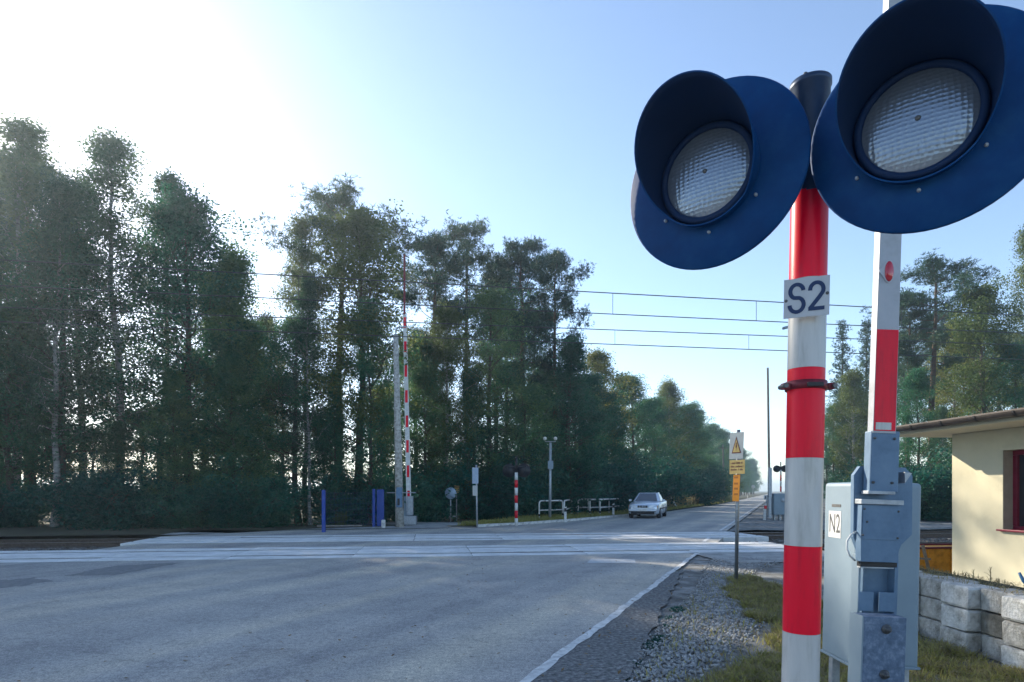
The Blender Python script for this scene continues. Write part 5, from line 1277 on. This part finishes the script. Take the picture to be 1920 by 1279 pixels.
# far right barrier
p = gp(1447, 974); fb = empty('barrier_drive', p); tag(fb, 'far right barrier drive with thin dark raised boom, left of the striped pole', 'barrier')
def FZ(row): return CAM_H + (HY - row) / F * p.y
xo = -.16
MB().prism([(xo - .07, FZ(935)), (xo + .07, FZ(935)), (xo - .10 + .05, FZ(690)), (xo - .10 - .05, FZ(690))], (0, -.1, 0), (1, 0, 0), (0, 0, 1), (0, .06, 0)).build('boom', 'wood', fb)
MB().box((xo, -.12, FZ(905)), (.2, .12, 1.7), bev=.01).build('boom_holder', 'galv', fb)
MB().box((xo - .02, -.1, FZ(950)), (.16, .2, 1.3), bev=.01).build('column', 'galv', fb)
hb_ = MB().box((.42, .05, FZ(945)), (.78, .6, 1.22), bev=.03).build('housing', 'cabinet', fb)
MB().lathe([(0, .02), (.12, .02), (.13, 0)], (.55, -.25, FZ(938)), (0, -1, 0), 20).build('cover', 'galv', hb_)
for x in (.15, .45, .7): MB().box((x, .05, .1), (.07, .2, .5)).build('leg', 'galv', fb)
p = gp(1437, 972); e = empty('kilometre_plate', p); tag(e, 'small white plate with dark figures beside the far right barrier', 'sign')
MB().tube([(0, 0, 0), (0, 0, 1.35)], .03, 8).build('post', 'galv', e); q = MB().box((0, -.05, 1.25), (.34, .02, .26)).build('sign_panel', 'white_paint', e)
MB().box((-.07, -.065, 1.25), (.05, .008, .16)).build('figure', 'black', q); MB().box((.07, -.065, 1.25), (.07, .008, .16)).build('figure', 'black', q)
# far round sign and utility pole
p = Vector(((1412 - HX) / F * 150, 150, 0)); e = empty('round_sign', p); tag(e, 'tiny round white sign far down the road', 'sign')
MB().tube([(0, 0, 0), (0, 0, 2.9)], .05, 8).build('post', 'galv', e); MB().lathe([(0, .02), (.45, .02), (.45, 0), (0, 0)], (0, -.06, 2.6), (0, -1, 0), 24).build('sign_disc', 'sign_white', e)
p = Vector(((1358 - HX) / F * 88, 88, 0)); e = empty('utility_pole', p); tag(e, 'pale utility pole at the wood edge just left of the warning sign', 'pole')
MB().tube([(0, 0, -.2), (-.2, 0, 8.2)], [.16, .11], 10).build('shaft', 'wood', e); MB().box((-.2, -.1, 7.7), (1.2, .1, .1)).build('cross_arm', 'wood', e)

# ------------------------------------------------------------------ overhead line
def wire(pxa, ra, wc, pxb, rb, rad, label, sag=0.0):
    """wire above the line w = wc of the tracks through two image rows"""
    def hit(px, row):
        m_ = (px - HX) / F          # x = m y on the plane of the wire
        # trk: x = t c - w s, y = 15.75 + t s + w c
        t = (m_ * (15.75 + wc * TC) + wc * TS) / (TC - m_ * TS); q = trk(t, wc); return t, CAM_H + (HY - row) / F * q.y
    (t0, z0), (t1, z1) = hit(pxa, ra), hit(pxb, rb)
    f = lambda t: z0 + (z1 - z0) * (t - t0) / (t1 - t0)
    tag_o = MB(); c = trk(0, wc)
    pts = [trk(t, wc) - c + Vector((0, 0, f(t))) for t in np.linspace(-70, 90, 40)]
    o = tag_o.tube(pts, rad, 6).build('overhead_wire', 'wire', None, c); tag(o, label, 'wire')
    return o, f, hit
w1, f1, hit1 = wire(455, 512, 1.5, 1630, 576, .014, 'topmost overhead wire, carrier cable of the near track')
w2, f2, _ = wire(460, 557, 1.5, 1620, 611, .013, 'second overhead wire from the top, contact wire of the near track')
w3, f3, hit3 = wire(1130, 618, 6.45, 1480, 631, .016, 'third overhead wire from the top, carrier cable of the far track')
w4, f4, _ = wire(1130, 645, 6.45, 1480, 658, .016, 'lowest overhead wire, contact wire of the far track')
for wo_, fa, fb_, wc, hh_, pxs in ((w1, f1, f2, 1.5, hit1, (560, 880, 1149, 1418, 1690)), (w3, f3, f4, 6.45, hit3, (900, 1153, 1404, 1660))):
    c = trk(0, wc)
    for px in pxs:
        t, _z = hh_(px, 600); q = trk(t, wc) - c
        MB().tube([q + Vector((0, 0, fb_(t))), q + Vector((0, 0, fa(t)))], .008, 5).build('dropper', 'wire', wo_)
# street lamp whose head just shows beside the striped pole
p = Vector(((1507 - HX) / F * 30, 30, 0)); e = empty('street_lamp', p); tag(e, 'street lamp whose small head peeks out left of the striped pole', 'lamp')
zl_ = CAM_H + (HY - 614) / F * 30
MB().tube([(0, 0, -.1), (0, 0, zl_ - .2), (-.15, 0, zl_ + .05), (-.4, 0, zl_ + .08)], [.07, .05, .04, .03], 10).build('post', 'galv', e)
MB().box((-.75, 0, zl_ + .02), (.55, .2, .12), Matrix.Rotation(R(-14), 3, 'Y'), bev=.04).build('lamp_head', 'cabinet', e)

# ------------------------------------------------------------------ haze
hzb = MB().box((0, 950, 12.4), (4600, 2700, 27.4)).mesh('haze'); hzb = link('haze', hzb)
m = bpy.data.materials.new('haze'); m.use_nodes = True; n = m.node_tree.nodes
n.remove(n['Principled BSDF']); pv = n.new('ShaderNodeVolumePrincipled')
pv.inputs['Color'].default_value = (0.72, 0.88, 1.0, 1); pv.inputs['Density'].default_value = 0.0010; pv.inputs['Anisotropy'].default_value = 0.55
m.node_tree.links.new(pv.outputs[0], n['Material Output'].inputs['Volume']); hzb.data.materials.append(m); tag(hzb, kind='stuff')
